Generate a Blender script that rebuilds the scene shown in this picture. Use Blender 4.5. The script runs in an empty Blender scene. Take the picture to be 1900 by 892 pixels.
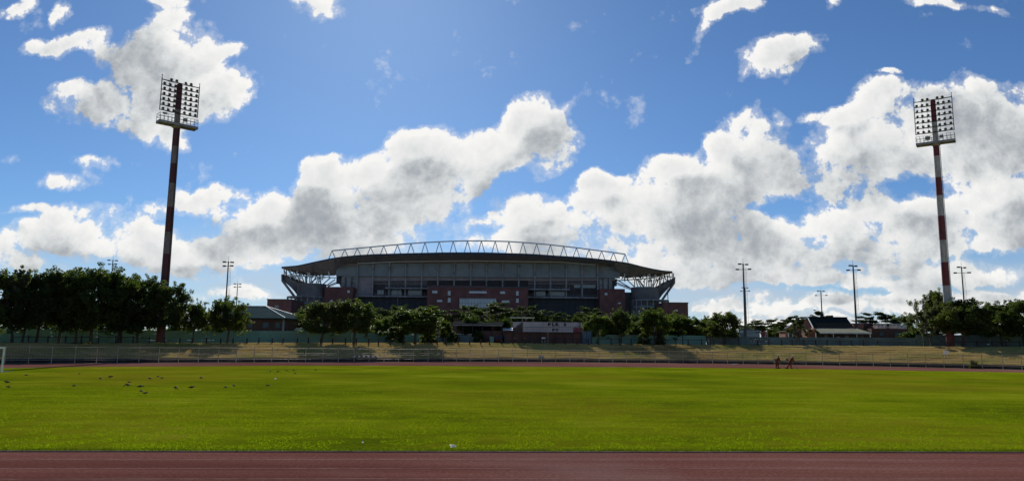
import bpy, bmesh, math, random
from mathutils import Vector, Matrix, noise as mnoise
import numpy as np
R = math.radians
PI = math.pi
scene = bpy.context.scene
COL = scene.collection
# ------------------------------------------------------------------ camera
CAM_H, PITCH, ROLL, FPX = 2.6, R(8.1), R(0.55), 1364.0
camd = bpy.data.cameras.new("camera")
cam = bpy.data.objects.new("camera", camd)
COL.objects.link(cam)
CAMROT = Matrix.Rotation(R(90) + PITCH, 3, 'X') @ Matrix.Rotation(ROLL, 3, 'Z')
cam.matrix_world = Matrix.Translation((0, 0, CAM_H)) @ CAMROT.to_4x4()
camd.sensor_width = 36.0
camd.lens = FPX / 1900.0 * 36.0
camd.clip_start = 0.1
camd.clip_end = 8000
scene.camera = cam
scene.render.resolution_x, scene.render.resolution_y = 1024, 480
# ------------------------------------------------------------------ sun, exposure
SUN_AZ, SUN_EL = R(-10.8), R(30.5)          # azimuth measured from +Y towards +X
sd = bpy.data.lights.new("sun", 'SUN')
sd.energy = 5.0
sd.angle = R(0.53)
sd.color = (1.0, 0.95, 0.87)
sun = bpy.data.objects.new("sun", sd)
COL.objects.link(sun)
to_sun = Vector((math.sin(SUN_AZ) * math.cos(SUN_EL), math.cos(SUN_AZ) * math.cos(SUN_EL), math.sin(SUN_EL)))
sun.rotation_euler = to_sun.to_track_quat('Z', 'Y').to_euler()
sun.location = to_sun * 300
scene.view_settings.view_transform = 'Standard'
scene.view_settings.look = 'None'
scene.view_settings.exposure = 0.06
scene.view_settings.gamma = 1.0
scene.view_settings.use_curve_mapping = False
scene.cycles.max_bounces = 6
scene.cycles.transparent_max_bounces = 12
# directions: a photo pixel (1900 x 892) to a world direction / point
def ray(px, py):
    return CAMROT @ Vector(((px - 950) / FPX, -(py - 446) / FPX, -1.0))
def at(px, py, Y):
    d = ray(px, py); return Vector((0, 0, CAM_H)) + d * (Y / d.y)
def gnd(px, py, z=0.0):
    d = ray(px, py); return Vector((0, 0, CAM_H)) + d * ((z - CAM_H) / d.z)
def q_of(px, py):
    d = ray(px, py); return (d.x / d.y, d.z / d.y)
# ------------------------------------------------------------------ world: Nishita sky and clouds set by direction
world = bpy.data.worlds.new("World"); scene.world = world
world.use_nodes = True
try:
    world.cycles.sampling_method = 'MANUAL'; world.cycles.sample_map_resolution = 512
except Exception: pass
CLOUDS = [  # px, py, rx, ry, rot(deg ccw), weight
 (330,125,90,90,0,1),(312,62,52,45,0,1),(395,165,62,55,-30,1),(165,190,70,42,0,1),(290,235,62,35,-20,1),(240,190,70,50,0,.9),(270,120,70,60,0,.8),
 (150,82,55,18,20,.5),(80,90,45,13,0,.42),(205,100,36,22,0,.5),(310,2,60,13,0,.55),(590,4,58,28,-10,.62),(25,20,38,16,20,.42),(118,28,14,26,0,.35),
 (130,336,70,19,8,.6),(205,300,62,15,0,.5),(18,298,26,8,0,.4),(420,92,22,14,30,.3),
 (180,432,115,42,0,1),(90,452,110,26,5,.85),(290,455,90,34,-10,.9),(335,378,48,24,-20,.5),(45,502,85,17,0,.75),(335,505,55,15,0,.62),(390,468,60,20,0,.6),(480,545,90,16,0,.6),
 (420,395,60,36,0,1),(520,410,120,52,0,1),(640,405,170,60,5,1),(600,325,45,38,0,1),(680,330,90,48,0,1),(790,290,100,48,20,1),(890,285,100,52,28,1),(975,240,80,42,25,1),(1045,262,38,34,0,.85),
 (850,330,110,36,18,.9),(885,410,42,14,15,.6),(760,385,110,34,10,.9),(560,465,150,26,0,.85),(1010,300,50,25,20,.7),(410,470,90,24,0,.6),
 (985,366,38,14,10,.5),(1010,415,70,32,0,1),(1130,368,80,42,10,1),(1120,410,160,44,0,1),(1235,332,70,36,10,1),(1260,392,130,50,10,1),(1400,275,68,56,0,1),(1370,330,90,50,0,1),(1480,310,100,46,0,1),
 (1600,265,90,55,0,1),(1680,215,90,50,10,1),(1800,215,110,54,0,1),(1890,245,100,75,0,1),(1740,285,160,42,0,1),(1580,320,100,26,0,.8),
 (1640,395,105,42,0,1),(1790,380,150,44,5,1),(1900,385,90,50,0,1),(1500,432,110,30,0,.95),(1350,450,140,40,0,1),(1190,470,160,48,0,1),(1040,450,110,30,0,1),(1480,468,120,20,0,.7),(1700,450,120,18,0,.6),
 (1150,425,170,50,5,1),(1010,450,110,30,0,1),(1300,435,130,38,0,1),(1640,445,110,24,0,.9),(1750,420,170,48,3,1),(1880,430,110,34,0,.9),(1180,500,150,24,0,.8),(640,440,180,40,0,.9),(760,350,110,50,10,.8),(1760,505,190,18,3,.85),(1590,530,130,11,0,.6),(1300,515,110,16,0,.8),(1330,560,150,15,0,.7),(1560,572,150,10,0,.6),(1830,545,130,14,0,.6),(1320,590,220,12,0,.6),
 (1430,105,62,36,35,1),(1490,78,50,28,20,.9),(1315,48,70,15,48,.55),(1365,12,55,17,10,.62),(1545,4,26,14,40,.4),(1760,4,95,13,-8,.55),(1645,140,22,7,0,.4),(1548,214,28,16,30,.36),(1500,222,16,12,0,.33),
 (592,300,30,22,0,.9),(745,258,42,28,20,.9),(962,210,48,28,20,.9),(410,368,40,22,0,.8),(1130,332,46,22,0,.8),(1232,308,42,22,0,.9),(1402,232,60,32,0,1),(1345,262,40,30,0,.9),(1625,200,55,40,20,1),(1755,172,95,30,0,1),(1885,182,55,34,0,1),
 (1400,500,150,14,0,.6),(1250,505,110,18,0,.7),(1650,482,130,18,0,.7),(1480,520,120,12,0,.6),(1700,560,160,12,0,.6),(1400,600,260,12,0,.6),(1850,590,160,12,0,.6),(265,480,60,18,0,.6),(60,400,40,10,0,.35),(370,90,40,30,-40,.5),(445,150,22,40,20,.5),(150,165,50,20,0,.6),(100,575,160,10,0,.5),(1010,500,200,14,0,.4),
]
def build_cloud_group():
    g = bpy.data.node_groups.new("cloud_field", 'ShaderNodeTree')
    g.interface.new_socket("P", in_out='INPUT', socket_type='NodeSocketVector')
    g.interface.new_socket("D", in_out='OUTPUT', socket_type='NodeSocketFloat')
    g.interface.new_socket("Soft", in_out='OUTPUT', socket_type='NodeSocketFloat')
    N, L = g.nodes, g.links
    gi, go = N.new('NodeGroupInput'), N.new('NodeGroupOutput')
    def noise(vec, sc, det, rg, dist=0.0):
        n = N.new('ShaderNodeTexNoise'); n.inputs['Scale'].default_value = sc; n.inputs['Detail'].default_value = det; n.inputs['Roughness'].default_value = rg
        n.inputs['Distortion'].default_value = dist; L.new(vec, n.inputs['Vector']); return n
    def ma(op, a, b, c=None):
        m = N.new('ShaderNodeMath'); m.operation = op
        for i, v in enumerate((a, b, c)):
            if v is None: continue
            if isinstance(v, (int, float)): m.inputs[i].default_value = v
            else: L.new(v, m.inputs[i])
        return m.outputs[0]
    def warp(vec, sc, det, amp):
        wn = noise(vec, sc, det, .55)
        s = N.new('ShaderNodeVectorMath'); s.operation = 'SUBTRACT'; s.inputs[1].default_value = (.5, .5, .5); L.new(wn.outputs['Color'], s.inputs[0])
        m = N.new('ShaderNodeVectorMath'); m.operation = 'MULTIPLY'; m.inputs[1].default_value = amp; L.new(s.outputs[0], m.inputs[0])
        a = N.new('ShaderNodeVectorMath'); a.operation = 'ADD'; L.new(vec, a.inputs[0]); L.new(m.outputs[0], a.inputs[1]); return a.outputs[0]
    a = warp(gi.outputs[0], 10, 8, (.095, .070, 0))
    prev = None
    for (px, py, rx, ry, rot, w) in CLOUDS:
        q = q_of(px, py); w = .45 + .55 * w
        m = N.new('ShaderNodeMapping'); m.vector_type = 'TEXTURE'
        m.inputs['Location'].default_value = (q[0], q[1], 0); m.inputs['Rotation'].default_value = (0, 0, R(rot))
        m.inputs['Scale'].default_value = (rx * 1.48 / FPX, ry * 1.45 / FPX, 1); L.new(a, m.inputs['Vector'])
        t = N.new('ShaderNodeTexGradient'); t.gradient_type = 'SPHERICAL'; L.new(m.outputs[0], t.inputs[0])
        prev = ma('MULTIPLY_ADD', t.outputs['Fac'], w, prev if prev is not None else 0.0)
    cap = ma('MINIMUM', prev, 1.0)
    sat = ma('DIVIDE', cap, ma('ADD', cap, .55))
    # billows: inverted cell distances give rounded heads, fractal noise breaks them up
    pw = warp(gi.outputs[0], 26, 4, (.016, .016, 0))
    vo = N.new('ShaderNodeTexVoronoi'); vo.voronoi_dimensions = '2D'; vo.feature = 'SMOOTH_F1'; vo.inputs['Scale'].default_value = 13; vo.inputs['Detail'].default_value = 4; vo.inputs['Roughness'].default_value = .66; vo.inputs['Smoothness'].default_value = .25
    vo.normalize = True; L.new(pw, vo.inputs['Vector'])
    fb = noise(gi.outputs[0], 9.5, 12, .63, .25).outputs['Fac']
    so = noise(gi.outputs[0], 8, 6, .55, .15).outputs['Fac']
    f1 = ma('MULTIPLY_ADD', fb, 1.55, -.775); f2 = ma('MULTIPLY_ADD', vo.outputs['Distance'], -1.25, .335)
    D = ma('ADD', sat, ma('ADD', f1, f2))
    S = ma('ADD', sat, ma('ADD', ma('MULTIPLY_ADD', so, 1.15, -.575), ma('MULTIPLY_ADD', vo.outputs['Distance'], -.55, .15)))
    L.new(D, go.inputs[0]); L.new(S, go.inputs[1])
    return g
def build_world():
    nt = world.node_tree; N, L = nt.nodes, nt.links; N.clear()
    out = N.new('ShaderNodeOutputWorld')
    tc = N.new('ShaderNodeTexCoord')
    sep = N.new('ShaderNodeSeparateXYZ'); L.new(tc.outputs['Generated'], sep.inputs[0])
    ab = N.new('ShaderNodeMath'); ab.operation = 'ABSOLUTE'; L.new(sep.outputs['Y'], ab.inputs[0])
    mx = N.new('ShaderNodeMath'); mx.operation = 'MAXIMUM'; L.new(ab.outputs[0], mx.inputs[0]); mx.inputs[1].default_value = .15
    dx = N.new('ShaderNodeMath'); dx.operation = 'DIVIDE'; L.new(sep.outputs['X'], dx.inputs[0]); L.new(mx.outputs[0], dx.inputs[1])
    dz = N.new('ShaderNodeMath'); dz.operation = 'DIVIDE'; L.new(sep.outputs['Z'], dz.inputs[0]); L.new(mx.outputs[0], dz.inputs[1])
    cb = N.new('ShaderNodeCombineXYZ'); L.new(dx.outputs[0], cb.inputs[0]); L.new(dz.outputs[0], cb.inputs[1])
    P = cb.outputs[0]
    G = build_cloud_group()
    g1 = N.new('ShaderNodeGroup'); g1.node_tree = G; L.new(P, g1.inputs[0])
    # the same field a little way towards the sun
    sq = (to_sun.x / to_sun.y, to_sun.z / to_sun.y, 0)
    def shifted(d):
        v = N.new('ShaderNodeVectorMath'); v.operation = 'SUBTRACT'; v.inputs[0].default_value = sq; L.new(P, v.inputs[1])
        nm = N.new('ShaderNodeVectorMath'); nm.operation = 'NORMALIZE'; L.new(v.outputs[0], nm.inputs[0])
        ml = N.new('ShaderNodeVectorMath'); ml.operation = 'SCALE'; L.new(nm.outputs[0], ml.inputs[0]); ml.inputs['Scale'].default_value = d
        ad = N.new('ShaderNodeVectorMath'); ad.operation = 'ADD'; L.new(P, ad.inputs[0]); L.new(ml.outputs[0], ad.inputs[1])
        g = N.new('ShaderNodeGroup'); g.node_tree = G; L.new(ad.outputs[0], g.inputs[0]); return g
    gA = shifted(.042); gB = shifted(.010)
    def maprange(x, a, b, c, d, smooth=True):
        m = N.new('ShaderNodeMapRange'); m.interpolation_type = 'SMOOTHSTEP' if smooth else 'LINEAR'
        L.new(x, m.inputs['Value']); m.inputs['From Min'].default_value = a; m.inputs['From Max'].default_value = b
        m.inputs['To Min'].default_value = c; m.inputs['To Max'].default_value = d; return m.outputs['Result']
    def ma(op, a, b, c=None, clamp=False):
        m = N.new('ShaderNodeMath'); m.operation = op; m.use_clamp = clamp
        for i, v in enumerate((a, b, c)):
            if v is None: continue
            if isinstance(v, (int, float)): m.inputs[i].default_value = v
            else: L.new(v, m.inputs[i])
        return m.outputs[0]
    alpha = ma('MAXIMUM', maprange(g1.outputs[0], .30, .46, 0, 1), maprange(g1.outputs[0], .13, .42, 0, .34))
    alpha = ma('MULTIPLY', alpha, maprange(sep.outputs['Y'], -.25, .10, .30, 1))
    th = maprange(g1.outputs[0], .30, .95, 0, 1)          # thickness along the view
    shd = maprange(gA.outputs[1], .34, .92, 0, 1)         # cloud between here and the sun
    dens = ma('ADD', ma('MULTIPLY', shd, .84), ma('MULTIPLY', th, .34))
    e0 = ma('EXPONENT', ma('MULTIPLY', dens, -1), 0)
    rl = ma('SUBTRACT', g1.outputs[0], gB.outputs[0])
    e = N.new('ShaderNodeMath'); e.operation = 'MULTIPLY_ADD'; e.use_clamp = True; L.new(rl, e.inputs[0]); e.inputs[1].default_value = .55; L.new(e0, e.inputs[2])
    cr = N.new('ShaderNodeValToRGB'); L.new(e.outputs[0], cr.inputs[0])
    el = cr.color_ramp.elements
    el[0].position = .20; el[0].color = (.29, .32, .36, 1)
    el[1].position = 1.0; el[1].color = (.90, .89, .87, 1)
    c = el.new(.40); c.color = (.40, .43, .46, 1)
    c = el.new(.66); c.color = (.68, .70, .705, 1)
    sky = N.new('ShaderNodeTexSky'); sky.sky_type = 'NISHITA'; sky.sun_disc = False
    sky.sun_elevation = SUN_EL; sky.sun_rotation = SUN_AZ
    sky.altitude = 1200; sky.air_density = 1.0; sky.dust_density = .5; sky.ozone_density = 3.0
    hs = N.new('ShaderNodeVectorMath'); hs.operation = 'MULTIPLY'; hs.inputs[1].default_value = (.62, .87, 1.12)
    L.new(sky.outputs[0], hs.inputs[0])
    # thin bright veil low over the horizon
    vm = N.new('ShaderNodeMapping'); vm.inputs['Scale'].default_value = (3.2, 26, 1); L.new(P, vm.inputs['Vector'])
    vn = N.new('ShaderNodeTexNoise'); vn.inputs['Scale'].default_value = 1.6; vn.inputs['Detail'].default_value = 8; vn.inputs['Distortion'].default_value = .3; L.new(vm.outputs[0], vn.inputs['Vector'])
    v1 = maprange(vn.outputs['Fac'], .30, .66, .30, .95); v2 = maprange(dz.outputs[0], .015, .20, 1, 0)
    vf = N.new('ShaderNodeMath'); vf.operation = 'MULTIPLY'; L.new(v1, vf.inputs[0]); L.new(v2, vf.inputs[1])
    b0 = N.new('ShaderNodeBackground'); b0.inputs['Color'].default_value = (.50, .56, .64, 1)
    b1 = N.new('ShaderNodeBackground'); b1.inputs['Strength'].default_value = SKY_STR; L.new(hs.outputs[0], b1.inputs['Color'])
    b2 = N.new('ShaderNodeBackground'); b2.inputs['Strength'].default_value = 1.0; L.new(cr.outputs[0], b2.inputs['Color'])
    mix = N.new('ShaderNodeMixShader'); L.new(alpha, mix.inputs[0]); mv = N.new('ShaderNodeMixShader'); L.new(vf.outputs[0], mv.inputs[0]); L.new(b1.outputs[0], mv.inputs[1]); L.new(b0.outputs[0], mv.inputs[2]); L.new(mv.outputs[0], mix.inputs[1]); L.new(b2.outputs[0], mix.inputs[2])
    L.new(mix.outputs[0], out.inputs['Surface'])
SKY_STR = 0.072
build_world()
# ------------------------------------------------------------------ helpers
def tag(o, label=None, cat=None, group=None, kind=None):
    if label: o['label'] = label
    if cat: o['category'] = cat
    if group: o['group'] = group
    if kind: o['kind'] = kind
    return o
def empty(name, loc, label=None, cat=None, group=None, rz=0.0):
    o = bpy.data.objects.new(name, None); COL.objects.link(o)
    o.location = loc; o.rotation_euler = (0, 0, rz); o.empty_display_size = .3
    return tag(o, label, cat, group)
class MB:
    def __init__(s): s.v = []; s.f = []
    def poly(s, pts):
        n = len(s.v); s.v += [tuple(p) for p in pts]; s.f.append(tuple(range(n, n + len(pts)))); return s
    def box(s, c, d, rz=0.0, tilt=None):
        cx, cy, cz = c; hx, hy, hz = d[0] / 2, d[1] / 2, d[2] / 2; n = len(s.v); ca, sa = math.cos(rz), math.sin(rz)
        for dz in (-hz, hz):
            for (a, b) in ((-hx, -hy), (hx, -hy), (hx, hy), (-hx, hy)):
                s.v.append((cx + a * ca - b * sa, cy + a * sa + b * ca, cz + dz))
        for q in ((0, 3, 2, 1), (4, 5, 6, 7), (0, 1, 5, 4), (1, 2, 6, 5), (2, 3, 7, 6), (3, 0, 4, 7)):
            s.f.append(tuple(n + i for i in q))
        return s
    def bb(s, x0, x1, y0, y1, z0, z1):
        return s.box(((x0 + x1) / 2, (y0 + y1) / 2, (z0 + z1) / 2), (abs(x1 - x0), abs(y1 - y0), abs(z1 - z0)))
    def tube(s, p, q, r0, r1=None, n=8, cap=True):
        p, q = Vector(p), Vector(q); r1 = r0 if r1 is None else r1
        d = (q - p)
        if d.length < 1e-6: return s
        d.normalize(); a = d.orthogonal().normalized(); b = d.cross(a); k = len(s.v)
        for (c, r) in ((p, r0), (q, r1)):
            for i in range(n):
                t = 2 * PI * i / n + PI / n; s.v.append(tuple(c + (a * math.cos(t) + b * math.sin(t)) * r))
        for i in range(n):
            j = (i + 1) % n; s.f.append((k + i, k + j, k + n + j, k + n + i))
        if cap: s.f.append(tuple(k + n - 1 - i for i in range(n))); s.f.append(tuple(k + n + i for i in range(n)))
        return s
    def path(s, pts, rs, n=8):
        for i in range(len(pts) - 1): s.tube(pts[i], pts[i + 1], rs[i], rs[i + 1], n)
        return s
    def beam(s, p, q, w, h=None):           # rectangular bar
        p, q = Vector(p), Vector(q); h = h or w; d = (q - p).normalized()
        up = Vector((0, 0, 1)) if abs(d.z) < .95 else Vector((0, 1, 0))
        a = d.cross(up).normalized() * w / 2; b = a.cross(d).normalized() * h / 2; k = len(s.v)
        for c in (p, q):
            for (u, v) in ((-1, -1), (1, -1), (1, 1), (-1, 1)): s.v.append(tuple(c + a * u + b * v))
        for f in ((0, 1, 2, 3), (7, 6, 5, 4), (0, 4, 5, 1), (1, 5, 6, 2), (2, 6, 7, 3), (3, 7, 4, 0)): s.f.append(tuple(k + i for i in f))
        return s
    def prism(s, pts, off):                 # planar outline pushed along a vector
        off = Vector(off); k = len(s.v); n = len(pts)
        s.v += [tuple(p) for p in pts]; s.v += [tuple(Vector(p) + off) for p in pts]
        s.f.append(tuple(range(k, k + n))); s.f.append(tuple(reversed(range(k + n, k + 2 * n))))
        for i in range(n):
            j = (i + 1) % n; s.f.append((k + i, k + n + i, k + n + j, k + j))
        return s
    def lathe(s, prof, c=(0, 0, 0), n=20):  # prof: (r, z)
        k = len(s.v)
        for (r, z) in prof:
            for i in range(n):
                t = 2 * PI * i / n; s.v.append((c[0] + r * math.cos(t), c[1] + r * math.sin(t), c[2] + z))
        for a in range(len(prof) - 1):
            for i in range(n):
                j = (i + 1) % n; s.f.append((k + a * n + i, k + a * n + j, k + a * n + n + j, k + a * n + n + i))
        s.f.append(tuple(reversed(range(k, k + n)))); m = k + (len(prof) - 1) * n; s.f.append(tuple(range(m, m + n)))
        return s
    def loft(s, rows, close=False):
        k = len(s.v); n = len(rows[0])
        for r in rows: s.v += [tuple(p) for p in r]
        for a in range(len(rows) - 1):
            for i in range(n - 1): s.f.append((k + a * n + i, k + a * n + i + 1, k + (a + 1) * n + i + 1, k + (a + 1) * n + i))
        return s
    def build(s, name, m, parent=None, origin=None, smooth=False, fixn=True):
        me = bpy.data.meshes.new(name)
        o0 = Vector(parent.location) if parent is not None and parent.parent is None else (PARENT_ORIGIN.get(parent.name, Vector((0, 0, 0))) if parent is not None else Vector(origin or (0, 0, 0)))
        if parent is None and origin is None and s.v:
            xs = [v[0] for v in s.v]; ys = [v[1] for v in s.v]; zs = [v[2] for v in s.v]
            o0 = Vector(((min(xs) + max(xs)) / 2, (min(ys) + max(ys)) / 2, min(zs)))
        me.from_pydata([(v[0] - o0.x, v[1] - o0.y, v[2] - o0.z) for v in s.v], [], s.f)
        if fixn:
            b = bmesh.new(); b.from_mesh(me); bmesh.ops.recalc_face_normals(b, faces=b.faces); b.to_mesh(me); b.free()
        if smooth:
            me.polygons.foreach_set('use_smooth', [True] * len(me.polygons))
        me.materials.append(m); me.update()
        ob = bpy.data.objects.new(name, me); COL.objects.link(ob)
        if parent is not None: ob.parent = parent
        else: ob.location = o0
        PARENT_ORIGIN[ob.name] = o0
        return ob
PARENT_ORIGIN = {}
def copy_tree(o, parent=None, loc=None, rz=None, scale=None, label=None, kids=None):
    kids = kids if kids is not None else KIDS(o)
    c = o.copy(); COL.objects.link(c); c.parent = parent
    if loc is not None: c.location = loc
    if rz is not None: c.rotation_euler = (0, 0, rz)
    if scale is not None: c.scale = scale
    if label: c['label'] = label
    for ch in kids: copy_tree(ch, c, kids=KIDS(ch))
    return c
def KIDS(o): return [x for x in COL.objects if x.parent == o]
# ------------------------------------------------------------------ materials
def mat(name, col, rough=.8, var=.25, scale=3.0, bump=0.0, bscale=None, metal=0.0, spec=.3, stain=None, stain_scale=.6, coords='Object', detail=6):
    m = bpy.data.materials.new(name); m.use_nodes = True
    nt = m.node_tree; N, L = nt.nodes, nt.links; b = N['Principled BSDF']
    b.inputs['Roughness'].default_value = rough; b.inputs['Metallic'].default_value = metal
    b.inputs['Specular IOR Level'].default_value = spec
    tc = N.new('ShaderNodeTexCoord')
    n = N.new('ShaderNodeTexNoise'); n.inputs['Scale'].default_value = scale; n.inputs['Detail'].default_value = detail; n.inputs['Roughness'].default_value = .65
    L.new(tc.outputs[coords], n.inputs['Vector'])
    cr = N.new('ShaderNodeValToRGB'); L.new(n.outputs['Fac'], cr.inputs[0])
    e = cr.color_ramp.elements
    e[0].position = .25; e[0].color = tuple(c * (1 - var) for c in col) + (1,)
    e[1].position = .75; e[1].color = tuple(min(1, c * (1 + var)) for c in col) + (1,)
    src = cr.outputs[0]
    if stain:
        n2 = N.new('ShaderNodeTexNoise'); n2.inputs['Scale'].default_value = stain_scale; n2.inputs['Detail'].default_value = 8
        L.new(tc.outputs[coords], n2.inputs['Vector'])
        mr = N.new('ShaderNodeMapRange'); L.new(n2.outputs['Fac'], mr.inputs[0]); mr.inputs[1].default_value = .46; mr.inputs[2].default_value = .66
        mr.inputs[4].default_value = .75
        mx = N.new('ShaderNodeMix'); mx.data_type = 'RGBA'; L.new(mr.outputs[0], mx.inputs[0]); L.new(src, mx.inputs[6]); mx.inputs[7].default_value = tuple(stain) + (1,)
        src = mx.outputs[2]
    L.new(src, b.inputs['Base Color'])
    if bump:
        nb = N.new('ShaderNodeTexNoise'); nb.inputs['Scale'].default_value = bscale or scale * 6; nb.inputs['Detail'].default_value = 5
        L.new(tc.outputs[coords], nb.inputs['Vector'])
        bp = N.new('ShaderNodeBump'); bp.inputs['Strength'].default_value = bump; L.new(nb.outputs['Fac'], bp.inputs['Height']); L.new(bp.outputs[0], b.inputs['Normal'])
    return m
def brick_mat(name, c1, c2, mortar, sc=1.0, vertical_axis='Z'):
    m = bpy.data.materials.new(name); m.use_nodes = True
    nt = m.node_tree; N, L = nt.nodes, nt.links; b = N['Principled BSDF']; b.inputs['Roughness'].default_value = .9
    tc = N.new('ShaderNodeTexCoord'); sp = N.new('ShaderNodeSeparateXYZ'); L.new(tc.outputs['Object'], sp.inputs[0])
    ad = N.new('ShaderNodeMath'); L.new(sp.outputs[0], ad.inputs[0]); L.new(sp.outputs[1], ad.inputs[1])
    cb = N.new('ShaderNodeCombineXYZ'); L.new(ad.outputs[0], cb.inputs[0]); L.new(sp.outputs[2], cb.inputs[1])
    br = N.new('ShaderNodeTexBrick'); L.new(cb.outputs[0], br.inputs['Vector'])
    br.inputs['Color1'].default_value = c1 + (1,); br.inputs['Color2'].default_value = c2 + (1,); br.inputs['Mortar'].default_value = mortar + (1,)
    br.inputs['Scale'].default_value = sc; br.inputs['Brick Width'].default_value = .23; br.inputs['Row Height'].default_value = .085; br.inputs['Mortar Size'].default_value = .008
    n = N.new('ShaderNodeTexNoise'); n.inputs['Scale'].default_value = .35; n.inputs['Detail'].default_value = 7; L.new(tc.outputs['Object'], n.inputs['Vector'])
    mr = N.new('ShaderNodeMapRange'); L.new(n.outputs['Fac'], mr.inputs[0]); mr.inputs[1].default_value = .3; mr.inputs[2].default_value = .7; mr.inputs[3].default_value = .7; mr.inputs[4].default_value = 1.15
    mx = N.new('ShaderNodeVectorMath'); mx.operation = 'SCALE'; L.new(br.outputs['Color'], mx.inputs[0]); L.new(mr.outputs[0], mx.inputs['Scale'])
    L.new(mx.outputs[0], b.inputs['Base Color'])
    return m
def leaf_mat(name, c_dark, c_light, trans=.45, scale=.55, dull=False):
    m = bpy.data.materials.new(name); m.use_nodes = True
    nt = m.node_tree; N, L = nt.nodes, nt.links; N.clear()
    out = N.new('ShaderNodeOutputMaterial'); tc = N.new('ShaderNodeTexCoord'); oi = N.new('ShaderNodeObjectInfo')
    ad = N.new('ShaderNodeVectorMath'); L.new(tc.outputs['Object'], ad.inputs[0]); cb = N.new('ShaderNodeCombineXYZ')
    ml = N.new('ShaderNodeMath'); ml.operation = 'MULTIPLY'; ml.inputs[1].default_value = 30; L.new(oi.outputs['Random'], ml.inputs[0]); L.new(ml.outputs[0], cb.inputs[0]); L.new(cb.outputs[0], ad.inputs[1])
    n = N.new('ShaderNodeTexNoise'); n.inputs['Scale'].default_value = scale; n.inputs['Detail'].default_value = 8; n.inputs['Roughness'].default_value = .8; L.new(ad.outputs[0], n.inputs['Vector'])
    cr = N.new('ShaderNodeValToRGB'); L.new(n.outputs['Fac'], cr.inputs[0]); e = cr.color_ramp.elements
    e[0].position = .32; e[0].color = c_dark + (1,); e[1].position = .68; e[1].color = c_light + (1,)
    d = N.new('ShaderNodeBsdfPrincipled'); d.inputs['Roughness'].default_value = .55; d.inputs['Specular IOR Level'].default_value = .12; L.new(cr.outputs[0], d.inputs['Base Color'])
    if dull: d = N.new('ShaderNodeBsdfDiffuse'); L.new(cr.outputs[0], d.inputs['Color'])
    t = N.new('ShaderNodeBsdfTranslucent'); g = N.new('ShaderNodeVectorMath'); g.operation = 'MULTIPLY'; g.inputs[1].default_value = (1.5, 1.7, .55); L.new(cr.outputs[0], g.inputs[0]); L.new(g.outputs[0], t.inputs[0])
    mx = N.new('ShaderNodeMixShader'); mx.inputs[0].default_value = trans; L.new(d.outputs[0], mx.inputs[1]); L.new(t.outputs[0], mx.inputs[2]); L.new(mx.outputs[0], out.inputs[0])
    return m
M = {}
M['concrete'] = mat('concrete', (.32, .32, .325), .85, .22, .8, .2, stain=(.13, .13, .13))
M['concrete_dark'] = mat('concrete_dark', (.11, .115, .12), .9, .25, .6, .2)
M['panel'] = mat('facade_panel', (.25, .29, .32), .6, .12, .5, stain=(.18, .21, .235), stain_scale=.15)
M['brick'] = brick_mat('red_brick', (.20, .070, .056), (.155, .056, .048), (.17, .12, .11))
M['brick_brown'] = brick_mat('brown_brick', (.15, .06, .042), (.10, .045, .035), (.14, .10, .08))
M['brick_orange'] = brick_mat('orange_brick', (.36, .13, .07), (.27, .09, .05), (.3, .22, .17))
M['roof_blue'] = mat('roof_blue_sheet', (.045, .068, .095), .8, .15, .4, spec=.1)
M['soffit'] = mat('roof_soffit', (.34, .30, .31), .8, .2, .5)
M['steel_white'] = mat('white_steel', (.72, .73, .74), .5, .1, 2)
M['steel_grey'] = mat('grey_steel', (.26, .27, .28), .5, .2, 3)
M['steel_dark'] = mat('dark_steel', (.035, .037, .042), .55, .3, 3)
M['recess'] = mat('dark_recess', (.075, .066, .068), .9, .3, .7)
M['louvre'] = None
M['glass'] = mat('window_glass', (.10, .15, .17), .15, .3, .6, spec=.8)
M['glass_pale'] = mat('pale_glass', (.42, .50, .52), .2, .25, .5, spec=.8)
M['white_paint'] = mat('white_paint', (.78, .78, .75), .6, .06, 2, stain=(.5, .5, .46), stain_scale=1.2)
M['lamp_body'] = mat('lamp_body', (.05, .052, .055), .4, .25, 6, metal=.3)
M['lamp_glass'] = mat('lamp_glass', (.06, .065, .07), .25, .1, 5, spec=.5)
M['green_wall'] = mat('green_wall_paint', (.20, .36, .29), .85, .18, .7, .1, spec=.05, stain=(.19, .25, .21), stain_scale=.35)
M['grey_wall'] = mat('grey_wall_paint', (.15, .20, .19), .85, .2, .7, .1, stain=(.10, .12, .12), stain_scale=.3)
M['roof_green'] = mat('green_grey_roof', (.045, .072, .075), 1, .15, .8, spec=0, stain=(.06, .085, .085), stain_scale=.4)
M['roof_black'] = mat('black_tile_roof', (.030, .033, .030), 1, .3, 3, .3, spec=0)
M['roof_cream'] = mat('cream_sheet_roof', (.34, .33, .23), 1, .1, 1.5, spec=0, stain=(.4, .38, .28))
M['wood_dark'] = mat('dark_weathered_wood', (.045, .035, .028), .9, .4, 4, .3)
M['galv'] = mat('galvanised_post', (.42, .38, .27), .6, .25, 5, stain=(.26, .19, .12), stain_scale=1.5)
M['bark'] = mat('bark', (.075, .058, .045), .95, .4, 5, .6)
M['bark_pale'] = mat('pale_bark', (.17, .145, .11), .95, .35, 5, .6)
M['bird'] = mat('dark_feathers', (.022, .02, .02), .7, .4, 30)
M['beak'] = mat('beak', (.10, .05, .03), .5, .1, 30)
M['skin'] = mat('skin', (.13, .07, .045), .6, .1, 10)
M['red_cloth'] = mat('rust_red_workwear', (.15, .032, .02), .95, .25, 9, .3, spec=.1)
M['cap'] = mat('pale_cap', (.6, .5, .42), .9, .1, 9)
M['boots'] = mat('black_boots', (.02, .02, .02), .6, .2, 9)
M['car_white'] = mat('white_car_paint', (.75, .76, .78), .25, .03, 2, spec=.6)
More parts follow.
